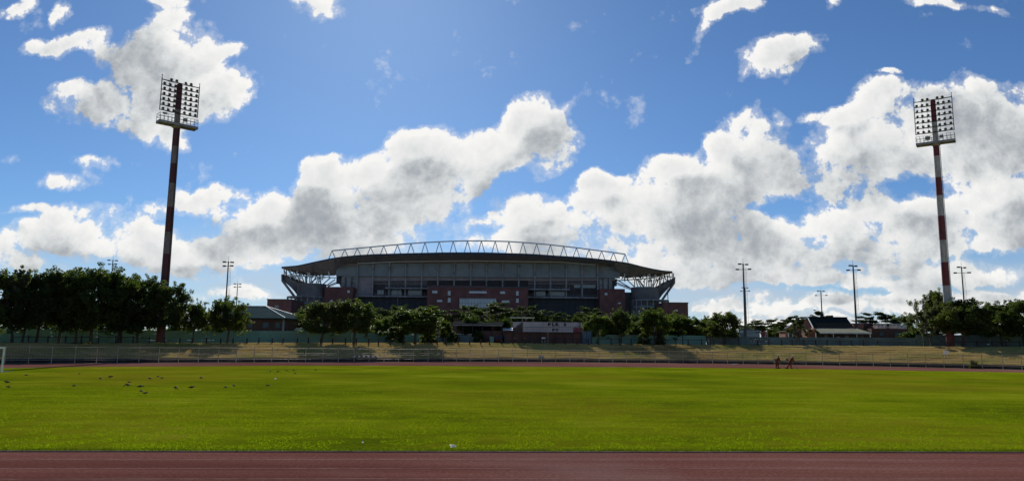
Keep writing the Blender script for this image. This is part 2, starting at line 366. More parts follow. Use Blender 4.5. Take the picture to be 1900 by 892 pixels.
M['tyre'] = mat('tyre', (.02, .02, .02), .9, .2, 8)
M['leafA'] = leaf_mat('leaf_mid_green', (.032, .050, .017), (.078, .105, .03))
M['leafB'] = leaf_mat('leaf_dark_green', (.036, .052, .020), (.095, .115, .036), .5)
M['leafC'] = leaf_mat('leaf_bright_green', (.038, .058, .015), (.088, .116, .026), .5)
M['leafD'] = leaf_mat('leaf_grey_green', (.06, .075, .045), (.12, .14, .08), .45)
M['leafE'] = leaf_mat('leaf_acacia', (.030, .044, .022), (.066, .086, .040), .4)
# ------------------------------------------------------------------ plan of the place
# far fence of the oval, seen from the camera: photo column -> distance
FTAB = [(-300, 70), (0, 82), (200, 90), (400, 97), (600, 104), (800, 112.5), (1000, 118), (1300, 119.5), (1500, 114.5), (1650, 110), (1850, 101), (2050, 90), (2300, 78)]
def fence_D(px): return float(np.interp(px, [a for a, b in FTAB], [b for a, b in FTAB]))
def xz(px, Y): return at(px, 640, Y).x
def crest_z(X): return float(np.interp(X, [-60, -38, -5, 60], [2.3, 2.6, 3.0, 3.05]))
def base_pt(px, off):
    Y = fence_D(px) + off; X = xz(px, Y); return Vector((X, Y, crest_z(X)))
def catmull(pts, k=8):
    out = []
    P = [pts[0]] + list(pts) + [pts[-1]]
    for i in range(1, len(P) - 2):
        for j in range(k):
            t = j / k; a, b, c, d = (np.array(P[i - 1]), np.array(P[i]), np.array(P[i + 1]), np.array(P[i + 2]))
            out.append(tuple(.5 * ((2 * b) + (-a + c) * t + (2 * a - 5 * b + 4 * c - d) * t * t + (-a + 3 * b - 3 * c + d) * t ** 3)))
    out.append(tuple(pts[-1])); return out
# ------------------------------------------------------------------ ground materials
def ground_mat(name, stops, fine, stretch=(1, 1, 1), rough=.95, bump=.4, bscale=60, bdist=.02, tint=None, translucent=0, big=.05, big_amt=.35, fine_amt=.45, tint_scale=.07, tint_lo=.5, tint_hi=.7):
    """colour = ramp(large noise + stretched streaks + fine grain), all in world metres"""
    m = bpy.data.materials.new(name); m.use_nodes = True
    nt = m.node_tree; N, L = nt.nodes, nt.links; N.remove(N['Principled BSDF']); b = N.new('ShaderNodeBsdfDiffuse'); b.inputs['Roughness'].default_value = .4; L.new(b.outputs[0], N['Material Output'].inputs[0])
    ge = N.new('ShaderNodeNewGeometry')
    def noise(sc, det, st=None, rg=.6):
        n = N.new('ShaderNodeTexNoise'); n.inputs['Scale'].default_value = sc; n.inputs['Detail'].default_value = det; n.inputs['Roughness'].default_value = rg
        if st:
            mp = N.new('ShaderNodeMapping'); mp.inputs['Scale'].default_value = st; L.new(ge.outputs['Position'], mp.inputs['Vector']); L.new(mp.outputs[0], n.inputs['Vector'])
        else: L.new(ge.outputs['Position'], n.inputs['Vector'])
        return n.outputs['Fac']
    def mul(a, k, add):
        x = N.new('ShaderNodeMath'); x.operation = 'MULTIPLY_ADD'; L.new(a, x.inputs[0]); x.inputs[1].default_value = k
        if isinstance(add, (int, float)): x.inputs[2].default_value = add
        else: L.new(add, x.inputs[2])
        return x.outputs[0]
    tot = .5 * (1 - big_amt - .35 - fine_amt)
    s = mul(noise(big, 4), big_amt, tot)
    s = mul(noise(.55, 6, stretch), .35, s)
    s = mul(noise(fine, 4, rg=.75), fine_amt, s)
    cr = N.new('ShaderNodeValToRGB'); L.new(s, cr.inputs[0]); e = cr.color_ramp.elements
    e[0].position, e[0].color = stops[0][0], stops[0][1] + (1,); e[1].position, e[1].color = stops[-1][0], stops[-1][1] + (1,)
    for p, c in stops[1:-1]: x = e.new(p); x.color = c + (1,)
    src = cr.outputs[0]
    if tint:
        t = noise(tint_scale, 5); mr = N.new('ShaderNodeMapRange'); L.new(t, mr.inputs[0]); mr.inputs[1].default_value = tint_lo; mr.inputs[2].default_value = tint_hi; mr.inputs[4].default_value = .7
        mx = N.new('ShaderNodeMix'); mx.data_type = 'RGBA'; L.new(mr.outputs[0], mx.inputs[0]); L.new(src, mx.inputs[6]); mx.inputs[7].default_value = tint + (1,); src = mx.outputs[2]
    L.new(src, b.inputs['Color'])
    nb = noise(bscale, 4, rg=.7); bp = N.new('ShaderNodeBump'); bp.inputs['Strength'].default_value = bump; bp.inputs['Distance'].default_value = bdist
    L.new(nb, bp.inputs['Height']); L.new(bp.outputs[0], b.inputs['Normal'])
    return m
M['grass'] = ground_mat('pitch_grass', [(.35, (.125, .175, .008)), (.455, (.205, .27, .007)), (.55, (.295, .35, .009)), (.67, (.42, .43, .03))], 9, (.25, 1.6, 1), bump=1.0, bscale=24, bdist=.11, big=.11, big_amt=.62, fine_amt=.62, tint=(.30, .25, .016), tint_scale=.045, tint_lo=.47, tint_hi=.64)
M['track'] = ground_mat('worn_red_track', [(.36, (.125, .046, .036)), (.5, (.205, .08, .062)), (.62, (.31, .155, .12))], 12, (.12, 2.2, 1), bump=.25, bscale=90, bdist=.01, tint=(.27, .17, .145), tint_scale=.09, tint_lo=.5, tint_hi=.72)
M['bank'] = ground_mat('dry_bank_grass', [(.34, (.12, .08, .03)), (.45, (.30, .20, .07)), (.55, (.44, .31, .11)), (.66, (.56, .42, .17))], 3.5, (.25, 1.2, 2), bump=.45, bscale=8, bdist=.08, tint=(.20, .20, .05), tint_scale=.12, tint_lo=.50, tint_hi=.64)
M['plateau'] = ground_mat('rough_green_ground', [(.36, (.10, .11, .03)), (.5, (.17, .18, .05)), (.64, (.30, .27, .11))], 2, (.5, .5, 1), bump=.5, bscale=6, bdist=.08)
M['dirt'] = ground_mat('bare_ground', [(.36, (.14, .10, .07)), (.5, (.21, .16, .11)), (.64, (.30, .24, .17))], 3, (.5, .5, 1))
def sheet(name, pts, z, m, n_tri=True):
    mb = MB(); mb.poly([(p[0], p[1], z) for p in pts]); o = mb.build(name, m, origin=(0, 0, 0)); return tag(o, kind='structure')
mb = MB(); mb.poly([(-4500, -3000, -.03), (4500, -3000, -.03), (4500, 6000, -.03), (-4500, 6000, -.03)])
tag(mb.build('ground', M['dirt'], origin=(0, 0, 0)), kind='structure')
FENCE = [(-62, -60), (-72, -20), (-76, 20), (-70, 52)] + [(xz(px, D), D) for px, D in FTAB[1:-1]] + [(84, 62), (90, 20), (86, -20), (74, -60)]
FC = catmull(FENCE, 10)
FCn = []
for i in range(len(FC)):
    a, b = FC[max(0, i - 3)], FC[min(len(FC) - 1, i + 3)]
    t = Vector((b[0] - a[0], b[1] - a[1])).normalized(); FCn.append((-t.y, t.x))
def off_curve(d, zf):
    out = []
    for (p, n) in zip(FC, FCn):
        x, y = p[0] + n[0] * d, p[1] + n[1] * d
        out.append((x, y, zf(x) if callable(zf) else zf))
    return out
sheet('running_track', [(p[0] - n[0] * .35, p[1] - n[1] * .35) for p, n in zip(FC, FCn)], 0.0, M['track'])
strip = MB(); strip.loft([off_curve(-.9, .006), off_curve(-.35, .006), off_curve(1.5, .006)])
M['verge'] = ground_mat('sandy_verge', [(.36, (.17, .13, .09)), (.5, (.25, .20, .14)), (.64, (.34, .29, .2))], 4, (.4, .8, 1))
tag(strip.build('verge', M['verge'], origin=(0, 0, 0)), kind='structure')
_a, _b = gnd(0, 837), gnd(1900, 839)
def near_Y(x): return _a.y + (_b.y - _a.y) * (x - _a.x) / (_b.x - _a.x)
far_pts = []
for px, py in ((150, 680.5), (300, 679.5), (450, 678.5), (600, 678), (800, 678.5), (1000, 680), (1300, 682), (1500, 684), (1700, 687.5), (1900, 691)):
    g = gnd(px, py); far_pts.append((g.x, g.y))
left_bend = [(-44, 76.0), (-48.5, 69), (-52, 61), (-55, 48), (-55, 33), (-50, 21), (-42, near_Y(-42))]
near = [(x, near_Y(x)) for x in range(-36, 62, 6)]
right_bend = [(70, 26), (78, 42), (78, 60), (70, 77)]
far_pts[0] = (-41.5, 77.2)
PITCH_OUT = catmull(left_bend[::-1][:] + far_pts[1:] + right_bend[::-1], 6) + near[::-1]
mb = MB(); mb.poly([(p[0], p[1], .012) for p in PITCH_OUT])
tag(mb.build('grass_pitch', M['grass'], origin=(0, 0, 0)), kind='structure')
# concrete edging between grass and track
def edging(w, z0, z1):
    mb = MB(); P = PITCH_OUT + [PITCH_OUT[0]]
    inner, outer, io, oo = [], [], [], []
    for i in range(len(P)):
        a, b = P[max(0, i - 1)], P[min(len(P) - 1, i + 1)]
        t = Vector((b[0] - a[0], b[1] - a[1])).normalized(); n = Vector((-t.y, t.x))
        outer.append((P[i][0] + n.x * w, P[i][1] + n.y * w, z1)); inner.append((P[i][0] - n.x * .005, P[i][1] - n.y * .005, z1)); oo.append((outer[-1][0], outer[-1][1], z0))
    mb.loft([inner, outer, oo]); return mb
M['kerb'] = mat('worn_kerb', (.26, .19, .15), .95, .3, 3, spec=.02, stain=(.16, .10, .07), stain_scale=1.5)
tag(edging(.045, 0, .025).build('track_kerb', M['kerb'], origin=(0, 0, 0)), kind='structure')
# worn lane lines of the near straight
M['lane'] = mat('worn_white_line', (.30, .20, .18), .95, .3, 2.5, spec=.02, stain=(.15, .07, .06), stain_scale=3.0)
mb = MB()
for k in range(1, 9):
    y = -1.22 * k
    a = [(x, near_Y(x) + y, .004) for x in range(-60, 66, 6)]; b = [(p[0], p[1] + .028, .004) for p in a]; mb.loft([a, b])
tag(mb.build('track_lane_lines', M['lane'], origin=(0, 0, 0)), kind='structure')
# embankment: terraced dry grass behind a low retaining wall, then the plateau out to the horizon
BW = 14.5
def bank_rows():
    rows = [(1.62, .60)]
    n = 7
    for k in range(n):
        o0 = 1.62 + (BW - 1.62) * k / n; o1 = 1.62 + (BW - 1.62) * (k + 1) / n
        f0 = k / n; f1 = (k + 1) / n
        rows.append((o0 + (o1 - o0) * .16, f0 + (f1 - f0) * .36, 1)); rows.append((o1, f1, 1))
    return rows
rows = []
rng = random.Random(4)
for r in bank_rows():
    o = r[0]
    if len(r) == 2: rows.append(off_curve(o, .60))
    else:
        f = r[1]; line = off_curve(o, 0)
        rows.append([(x, y, .60 + (crest_z(x) - .60) * f + .11 * mnoise.noise(Vector((x * .22, y * .3, o * .35))) + .05 * mnoise.noise(Vector((x * 1.1, y * 1.1, o)))) for x, y, z in line])
mb = MB(); mb.loft(rows); tag(mb.build('embankment', M['bank'], origin=(0, 0, 0), smooth=False), kind='structure')
mb = MB(); mb.loft([[(x, y, z + .07 * mnoise.noise(Vector((x * .25, y * .25, BW)))) for x, y, z in off_curve(BW, crest_z)], off_curve(BW + 2.5, lambda x: crest_z(x) + .05), off_curve(BW + 30, lambda x: crest_z(x)), off_curve(400, 3.0), off_curve(4000, 3.0)])
tag(mb.build('plateau', M['plateau'], origin=(0, 0, 0)), kind='structure')
M['apron'] = ground_mat('grey_paving', [(.36, (.20, .195, .19)), (.5, (.27, .265, .26)), (.64, (.34, .33, .32))], 2, (.5, .5, 1))
mb = MB(); mb.poly([(-190, 232, 3.02), (190, 232, 3.02), (210, 430, 3.02), (-210, 430, 3.02)]); tag(mb.build('paved_bounce_apron', M['apron'], origin=(0, 0, 0)), kind='structure')  # unseen sheet, added so light bounced up to the soffit stays neutral
# retaining wall: face colour darkened as its shade, coping pale as a sunlit top
M['wall_face'] = mat('shaded_stained_wall', (.07, .062, .055), .95, .4, .9, .2, spec=.02, stain=(.03, .03, .028), stain_scale=.5)
M['coping'] = mat('pale_coping', (.42, .35, .25), .9, .25, 1.2, spec=.02, stain=(.2, .17, .12), stain_scale=.4)
_m = FC[len(FC) // 2]
rw = empty('retaining_wall', (_m[0], _m[1] + 1.4, 0), 'long low dark retaining wall with pale stepped coping along the foot of the dry grass bank', 'wall')
mb = MB(); mb.loft([off_curve(1.18, -.02), off_curve(1.18, .16), off_curve(1.44, .16), off_curve(1.44, .53)]); mb.build('wall_face', M['wall_face'], rw)
mb = MB(); mb.loft([off_curve(1.40, .53), off_curve(1.40, .61), off_curve(1.70, .61), off_curve(1.70, .50)]); mb.build('coping', M['coping'], rw)
# ------------------------------------------------------------------ stadium
SY = 335.0
M['bowl'] = mat('bowl_concrete', (.19, .178, .175), .9, .25, .35, .2, spec=.05, stain=(.11, .10, .10), stain_scale=.18)
def build_stadium():
    c = at(886, 600, SY)
    root = empty('stadium', (c.x, SY, 0), 'large grey concrete stadium with curved dark roof, white roof truss and red brick entrance block', 'stadium')
    def pbox(mb, x0, y0, x1, y1, Y, depth):
        ym = (y0 + y1) / 2; xm = (x0 + x1) / 2
        X0 = at(x0, ym, Y).x; X1 = at(x1, ym, Y).x; Z1 = at(xm, y0, Y).z; Z0 = at(xm, y1, Y).z if y1 is not None else 0
        mb.bb(X0, X1, Y, Y + depth, Z0, Z1); return (X0, X1, Z0, Z1)
    def gbox(mb, x0, y0, x1, Y, depth):      # from the ground up
        X0 = at(x0, y0, Y).x; X1 = at(x1, y0, Y).x; mb.bb(X0, X1, Y, Y + depth, 0, at((x0 + x1) / 2, y0, Y).z)
    # --- roof shell
    top = [(522.4, 494.5), (537, 493.5), (553, 492), (580, 486), (611, 479.4), (636, 475.6), (662, 473), (698, 471), (734, 470), (776, 469), (819.5, 468), (860, 467.8), (900, 468), (935, 469), (971.6, 470), (1000, 471.5), (1029, 473.7), (1060, 475.5), (1093, 478), (1130, 482), (1165, 487), (1188, 493), (1210, 498), (1230, 501.5), (1247.4, 503)]
    sof = [(522, 498), (535, 502), (552, 507.5), (567, 510.5), (620, 511.5), (628, 505), (640, 491.5), (700, 487.5), (780, 486), (886, 485.5), (990, 486), (1060, 487.5), (1120, 491), (1143, 500), (1150, 514), (1175, 514.5), (1205, 513), (1225, 511), (1240, 508.5), (1247, 506.5)]
    xs = np.linspace(522.4, 1247.4, 75)
    ty = np.interp(xs, [p[0] for p in top], [p[1] for p in top]); sy = np.interp(xs, [p[0] for p in sof], [p[1] for p in sof])
    r0, r1, r2, r3, r4, r5 = [], [], [], [], [], []
    for x, a, b in zip(xs, ty, sy):
        t = (x - 885) / 363; Yf = SY - 14 + 9 * t * t; th = .9 - .35 * abs(t)
        pf = at(x, a, Yf); r1.append(pf); r2.append(Vector((pf.x, pf.y, pf.z - th)))
        Yb = SY + .4 + 8 * abs(t) ** 3
        pb = at(x, b, Yb); r3.append(pb)
        r4.append(Vector((pf.x * 1.0, SY + 34, pf.z + 1.6 - .6))); r0.append(Vector((pf.x * 1.0, SY + 34, pf.z + 1.6)))
    roof = MB(); roof.loft([r4, r0, r1, r2]); ro = roof.build('roof', M['roof_blue'], root)
    mb = MB(); mb.loft([r2, r3, r4]); mb.build('soffit', M['soffit'], ro)
    # dark upper terrace wall between the panels and the soffit
    ii = [i for i in range(len(xs)) if 632 < xs[i] < 1146]
    mb = MB(); mb.loft([[Vector((r3[i].x, SY + 1.2, at(xs[i], 520, SY).z)) for i in ii], [Vector((r3[i].x, SY + 1.2, r3[i].z + 1.6)) for i in ii]]); mb.build('upper_terrace', M['soffit'], root)
    # --- truss above the roof
    ch = [(616, 465), (664, 460.5), (711, 456), (750, 452.6), (787.5, 449.8), (825, 448), (862, 446.8), (900, 446.8), (944, 448), (982, 450.5), (1020.6, 454), (1057, 458), (1093, 462.6), (1127, 466.8), (1160, 471.5)]
    YT = SY + 8
    chord = MB(); cx = np.linspace(616, 1160, 56); cy = np.interp(cx, [p[0] for p in ch], [p[1] for p in ch])
    pts = [at(x, y, YT) for x, y in zip(cx, cy)]
    chord.path(pts, [.30] * len(pts), 8); tr = chord.build('roof_truss_chord', M['steel_white'], root)
    ap = [616, 639.5, 663, 687.5, 712, 737.5, 762.5, 788.5, 815, 841, 867.5, 893.2, 918.8, 944.3, 970.5, 995.7, 1021.2, 1046, 1069.6, 1093, 1116.4, 1138.4, 1160]
    for x in ap:
        y = float(np.interp(x, cx, cy)); b = MB(); P = at(x, y, YT)
        for dx in (-6.2, 6.2):
            yy = float(np.interp(x + dx, xs, ty)); q = at(x + dx, yy + 1.2, YT + (2 if dx > 0 else -2)); b.tube(P, q, .20, .20, 6)
        b.build('truss_brace', M['steel_white'], root)
    # purlins seen under the roof
    for i in range(6, 70, 4):
        b = MB(); b.beam(r2[i] + Vector((0, .3, -.15)), r3[i] + Vector((0, -.4, .25)), .3, .45); b.build('roof_rib', M['steel_grey'], root)
    # slanting tubes and a bottom chord across the underside near each end
    for i in list(range(8, 24, 3)) + list(range(52, 70, 3)):
        j = i + 3; b = MB(); b.tube(r3[i] + Vector((0, -.8, .2)), r2[j] + Vector((0, .8, -.3)), .14, .14, 6); b.build('roof_brace', M['steel_grey'], root)
    # --- facade: grey panels in bays between columns
    bays = [624, 664, 693, 723.5, 753.5, 783.3, 813.1, 843.3, 873.8, 903, 932.8, 962.6, 992.3, 1021.3, 1050.4, 1079.6, 1108.5, 1150]
    for i in range(len(bays) - 1):
        b = MB(); x0, x1 = bays[i], bays[i + 1]; t = (x0 + x1) / 2
        ytop = float(np.interp(t, [624, 640, 690, 1080, 1140, 1150], [499, 494, 488.5, 489.5, 496, 501]))
        ybot = float(np.interp(t, [624, 1150], [512, 516]))
        X0 = at(x0, 500, SY).x; X1 = at(x1, 500, SY).x; zt = at(t, ytop, SY).z; zb = at(t, ybot, SY).z; zm = zb + (zt - zb) * .68
        b.bb(X0 + .02, X1 - .02, SY - .3, SY + .6, zb, zm); b.bb(X0 + .5, X1 - .5, SY + .05, SY + .6, zm, zt)
        b.build('facade_panel', M['panel'], root)
    cols = bays[1:-1]
    for x in cols:
        b = MB(); ztop = at(x, float(np.interp(x, [650, 886, 1110], [484, 480.5, 485])), SY).z
        X = at(x, 500, SY).x; zb = at(x, 530, SY).z
        b.bb(X - .32, X + .32, SY - 1.1, SY - .32, 0, ztop); b.build('column', M['concrete'], root)
    b = MB(); hx = np.linspace(664, 1105, 30)
    hp = [at(x, float(np.interp(x, [664, 740, 886, 1040, 1105], [488.5, 485.2, 483.8, 486, 491])), SY - 2.2) for x in hx]
    b.path(hp, [.22] * 30, 6)
    for i in range(29):
        a = hp[i]; b.tube(a, Vector((a.x, a.y + 3, a.z + 1.6)), .07, .07, 5)
    b.build('gutter_rail', M['steel_white'], root)
    # --- recessed terrace wall and lower floors
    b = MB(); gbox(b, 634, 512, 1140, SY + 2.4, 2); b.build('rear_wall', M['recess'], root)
    for (x0, x1) in ((694, 793), (980, 1110)):
        b = MB()
        for k in range(5): pbox(b, x0, 515.5 + k * 2.8, x1, 516.6 + k * 2.8, SY + 1.7, .6)
        b.build('seating_tier', M['soffit'], root)
    for (x0, y0, x1, Yf, dp) in ((634, 512.5, 664, SY + .4, 6), (664, 513, 692, SY + .9, 5), (1112, 516.5, 1136, SY + .4, 6)):
        b = MB(); gbox(b, x0, y0, x1, Yf, dp); b.build('stair_tower', M['concrete'] if x0 != 664 else M['soffit'], root)
    for x in (641, 652, 1119, 1129):
        b = MB(); X = at(x, 530, SY).x; b.bb(X - .25, X + .25, SY + .1, SY + .38, 0, at(x, 514.5, SY).z); b.build('pilaster', M['concrete_dark'], root)
    # balconies
    for (x0, y0, x1, y1, Yf) in ((715, 533, 793, 535.6, SY - 3), (655, 548.4, 793, 550.6, SY - 4), (980, 535.2, 1057, 537.8, SY - 3), (980, 550.4, 1112, 553, SY - 4)):
        b = MB(); pbox(b, x0, y0, x1, y1, Yf, 5.2 if Yf > SY - 3.5 else 6.2); bo = b.build('balcony', M['concrete'], root)
        r = MB(); n = int((x1 - x0) / 6)
        A = at(x0, y0, Yf + .2); B = at(x1, y0, Yf + .2); z0 = A.z * .5 + B.z * .5
        r.tube((A.x, A.y, z0 + 1), (B.x, B.y, z0 + 1), .05); r.tube((A.x, A.y, z0 + .5), (B.x, B.y, z0 + .5), .03)
        for k in range(n + 1):
            X = A.x + (B.x - A.x) * k / n; r.tube((X, A.y, z0), (X, A.y, z0 + 1), .045)
        r.build('railing', M['steel_grey'], bo)
    # glazed lower floors with horizontal louvres
    M['curtain'] = mat('dark_curtain_wall', (.035, .045, .058), .6, .3, .6, spec=.3)
    for (x0, x1) in ((655, 793), (980, 1112)):
        b = MB(); X0 = at(x0, 580, SY).x; X1 = at(x1, 580, SY).x; zt = at((x0 + x1) / 2, 551.5 if x0 < 800 else 554, SY - 2).z
        b.bb(X0, X1, SY - 1.2, SY + 2, 0, zt); cw = b.build('curtain_wall', M['curtain'], root)
        l = MB(); z = .6
        while z < zt - .4: l.bb(X0, X1, SY - 1.5, SY - 1.22, z, z + .16); z += 1.05
        l.build('louvre', M['steel_dark'], cw)
        l = MB(); n = 12
        for k in range(n + 1):
            X = X0 + (X1 - X0) * k / n; l.bb(X - .09, X + .09, SY - 1.75, SY - 1.52, 0, zt)
        l.build('mullion', M['steel_dark'], cw)
    for (x0, x1, y0, y1) in ((720, 745, 537, 547.5), (757, 783, 537, 547.5), (995, 1012, 539, 549), (1018, 1050, 539, 549), (1065, 1105, 528, 534), (700, 712, 538, 546)):
        b = MB(); pbox(b, x0, y0, x1, y1, SY + 1.95, .4); b.build('window', M['glass'], root)
    # --- red brick blocks
    bc = MB(); gbox(bc, 793, 533, 980, SY - 12, 13.5); cb = bc.build('brick_entrance_block', M['brick'], root)
    b = MB(); X0, X1 = at(792, 531, SY - 12).x, at(981, 531, SY - 12).x; z = at(886, 533, SY - 12).z; b.bb(X0, X1, SY - 12.2, SY + 1.6, z, z + .35); b.build('parapet', M['concrete_dark'], cb)
    b = MB(); pbox(b, 800, 529.3, 903, 531.6, SY - 9, 8); b.build('roof_upstand', M['brick'], cb)
    WY = SY - 12.12
    for (x0, y0, x1, y1) in ((802, 539, 811.3, 543), (831, 539.5, 836, 547), (831, 552.5, 836, 560), (811, 556, 820.5, 559.3), (870.5, 540, 903, 543.2), (928, 540.3, 937, 544), (957.7, 540, 962.3, 547.2), (957.7, 553.5, 962.3, 560.3), (931, 557.2, 945, 560.2)):
        b = MB(); pbox(b, x0, y0, x1, y1, WY, .25); w = b.build('window', M['glass_pale'], cb)
        f = MB(); A = at(x0, y0, WY); B = at(x1, y1, WY); xm = (A.x + B.x) / 2
        f.bb(xm - .06, xm + .06, WY - .08, WY - .01, B.z, A.z); f.bb(min(A.x, B.x) - .1, max(A.x, B.x) + .1, WY - .1, WY - .01, B.z - .15, B.z); f.build('frame', M['white_paint'], w)
    b = MB(); pbox(b, 852.5, 553.5, 920.5, 571, SY - 12.6, .55); g = b.build('entrance_glazing', M['glass_pale'], cb)
    f = MB(); A = at(852.5, 553.5, SY - 12.75); B = at(920.5, 571, SY - 12.75)
    for k in range(13): X = A.x + (B.x - A.x) * k / 12; f.bb(X - .07, X + .07, SY - 12.8, SY - 12.62, B.z, A.z)
    for k in range(3): z = B.z + (A.z - B.z) * (.05 + .45 * k); f.bb(A.x, B.x, SY - 12.9, SY - 12.82, z - .07, z + .07)
    f.build('frame', M['steel_grey'], g)
    for (x0, y0, x1, wx, wy) in ((602.5, 532, 655, (644.5, 538.5, 649, 543), (613, 556, 617, 560)), (1112.5, 535.5, 1159.5, (1122, 543, 1127, 547.2), (1147, 561, 1152, 563.2))):
        b = MB(); gbox(b, x0, y0, x1, SY - 9, 12); bo = b.build('brick_wing', M['brick'], root)
        for w in (wx, wy):
            k = MB(); pbox(k, w[0], w[1], w[2], w[3], SY - 9.12, .2); k.build('window', M['glass_pale'], bo)
    # --- circular ramps at both ends
    for (cxp, y0, y1, r, s) in ((578, 527, 561, 6.4, -1), (1197, 533.5, 567, 6.3, 1)):
        Y = SY - 4; C = at(cxp, 545, Y); zt = at(cxp, y0, Y).z; zb = at(cxp, y1 - 8, Y).z
        b = MB(); b.lathe([(r, 0), (r, zt)], (C.x, Y, 0), 28); dr = b.build('ramp_drum', M['bowl'], root, smooth=False)
        R2 = r + 2.2
        for k in range(4):
            z = zb - k * 3.0
            if z < .5: break
            q = MB(); q.lathe([(R2, z), (R2, z + .55)], (C.x + s * 2.0, Y, 0), 28); q.build('ramp_slab', M['concrete'], dr)
        for k in range(11):
            a = PI + PI * k / 10; q = MB(); x = C.x + s * 2 + (R2 - .12) * math.cos(a); y = Y + (R2 - .12) * math.sin(a)
            q.bb(x - .16, x + .16, y - .16, y + .16, 0, zb + .3); q.build('ramp_post', M['concrete'], dr)
        # link building between drum and wing
        q = MB(); l = (603, 545.5, 585, 1) if s < 0 else (1159.5, 542, 1180, 1)
        gbox(q, min(l[0], l[2]), l[1], max(l[0], l[2]), SY - 2, 8); q.build('link_block', M['concrete_dark'], dr)
    # --- raking upper stand at each end
    Lp = [(523.5, 508), (552, 524), (568, 527), (592, 531), (592, 550), (553, 547), (538, 531.5), (524, 519)]
    Rp = [(1251.5, 515), (1217, 537), (1196, 542), (1196, 556), (1221, 555), (1236, 539), (1250.5, 523.5)]
    for pl, nm in ((Lp, -1), (Rp, 1)):
        b = MB(); b.prism([at(x, y, SY - 1) for x, y in pl], (0, 30, 0)); st = b.build('end_stand', M['bowl'], root)
    for (p, q, w) in (((523.6, 509), (523.8, 521), .7), ((523.8, 520), (548, 552), .95), ((536, 524), (553, 547.5), .5), ((546, 533), (553, 541), .35), ((560, 546), (544, 558), .5), ((548, 550), (548, 580), .7),
                      ((1251.4, 514), (1251, 525), .7), ((1251, 524), (1228, 557), .95), ((1236, 535), (1222, 553), .5), ((1229, 541), (1221, 549), .35), ((1214, 552), (1230, 561), .5), ((1229, 556), (1229, 590), .7)):
        b = MB(); A = at(*p, SY - 1.6); B = at(*q, SY - 1.6); b.beam(A, B, w); b.build('raker_beam', M['bowl'], root)
        b = MB(); b.beam(A + Vector((0, 14, 0)), B + Vector((0, 14, 0)), w); b.build('raker_beam', M['bowl'], root)
    M['mid_steel'] = mat('weathered_steel', (.15, .14, .14), .6, .25, 1)
    # white tubular lattice holding the roof tips
    lat = []
    def e3(cx, cy): return (500 + cx / 7.435, 480 + cy / 7.435)
    def e4(cx, cy): return (1130 + cx / 7.435, 480 + cy / 7.435)
    for a in ((200, 130, 205, 240), (235, 150, 235, 250), (255, 150, 330, 270), (290, 150, 290, 270), (200, 150, 250, 260), (335, 160, 420, 300), (380, 170, 360, 290), (420, 180, 480, 330), (480, 200, 330, 250), (440, 200, 400, 310),
              (497, 235, 500, 330), (515, 235, 515, 330), (553, 235, 553, 330), (575, 235, 575, 330), (650, 240, 590, 330), (680, 250, 640, 345), (700, 245, 665, 350), (715, 250, 700, 355), (660, 240, 715, 355), (840, 262, 735, 355), (905, 285, 790, 365), (930, 318, 800, 372), (925, 340, 805, 385), (700, 240, 560, 330), (480, 235, 920, 262), (500, 205, 680, 180), (600, 235, 640, 190), (560, 235, 520, 190), (700, 235, 740, 200), (740, 230, 860, 215), (250, 225, 480, 240)):
        lat.append((e3(a[0], a[1]), e3(a[2], a[3])))
    for a in ((130, 300, 335, 425), (110, 330, 335, 420), (110, 350, 330, 435), (250, 290, 350, 385), (355, 290, 350, 390), (370, 290, 400, 390), (385, 280, 440, 380), (400, 280, 465, 375), (490, 270, 485, 375), (525, 270, 515, 375), (410, 290, 480, 380), (640, 260, 590, 385), (665, 260, 610, 385), (690, 260, 640, 400), (540, 290, 545, 380), (565, 290, 565, 380), (590, 290, 585, 380), (615, 280, 610, 370), (870, 180, 875, 320), (890, 200, 890, 260), (840, 200, 780, 330), (800, 200, 810, 320), (770, 210, 740, 360), (730, 220, 700, 380), (700, 240, 690, 430), (860, 250, 780, 240), (830, 210, 850, 300), (110, 300, 640, 262), (200, 262, 520, 240), (540, 262, 760, 235), (650, 300, 750, 260), (650, 400, 850, 320)):
        lat.append((e4(a[0], a[1]), e4(a[2], a[3])))
    rl = random.Random(9)
    for k in range(26):      # short purlin bracing under the roof tips
        x = 536 + 84 * rl.random(); lat.append(((x, 503 + 7 * rl.random()), (x + rl.uniform(-9, 9), 512 + 8 * rl.random())))
        x = 1158 + 82 * rl.random(); lat.append(((x, 507 + 5 * rl.random()), (x + rl.uniform(-9, 9), 514 + 9 * rl.random())))
    for i, (p, q) in enumerate(lat):
        b = MB(); dy = (i % 3) * 4.0
        b.tube(at(*p, SY + dy), at(*q, SY + dy * .6), .24, .24, 6); b.build('roof_strut', M['mid_steel'] if i % 3 else M['steel_white'], root)
    for (x0, y0, x1, y1, dd) in ((628, 513, 634, 531, 0), (1136, 518, 1144, 535, 0)):
        b = MB(); b.beam(at(x0 if x0 < 900 else x1, y0, SY + 3), at(x1 if x0 < 900 else x0, y1, SY + 3), 1.1); b.build('raker_beam', M['concrete_dark'], root)
    b = MB(); pbox(b, 624, 512, 633.5, 526, SY + 3.2, 2); b.build('seating_tier', M['concrete_dark'], root); b = MB(); pbox(b, 1136.5, 517, 1144.5, 530, SY + 3.2, 2); b.build('seating_tier', M['concrete_dark'], root)
    return root
build_stadium()
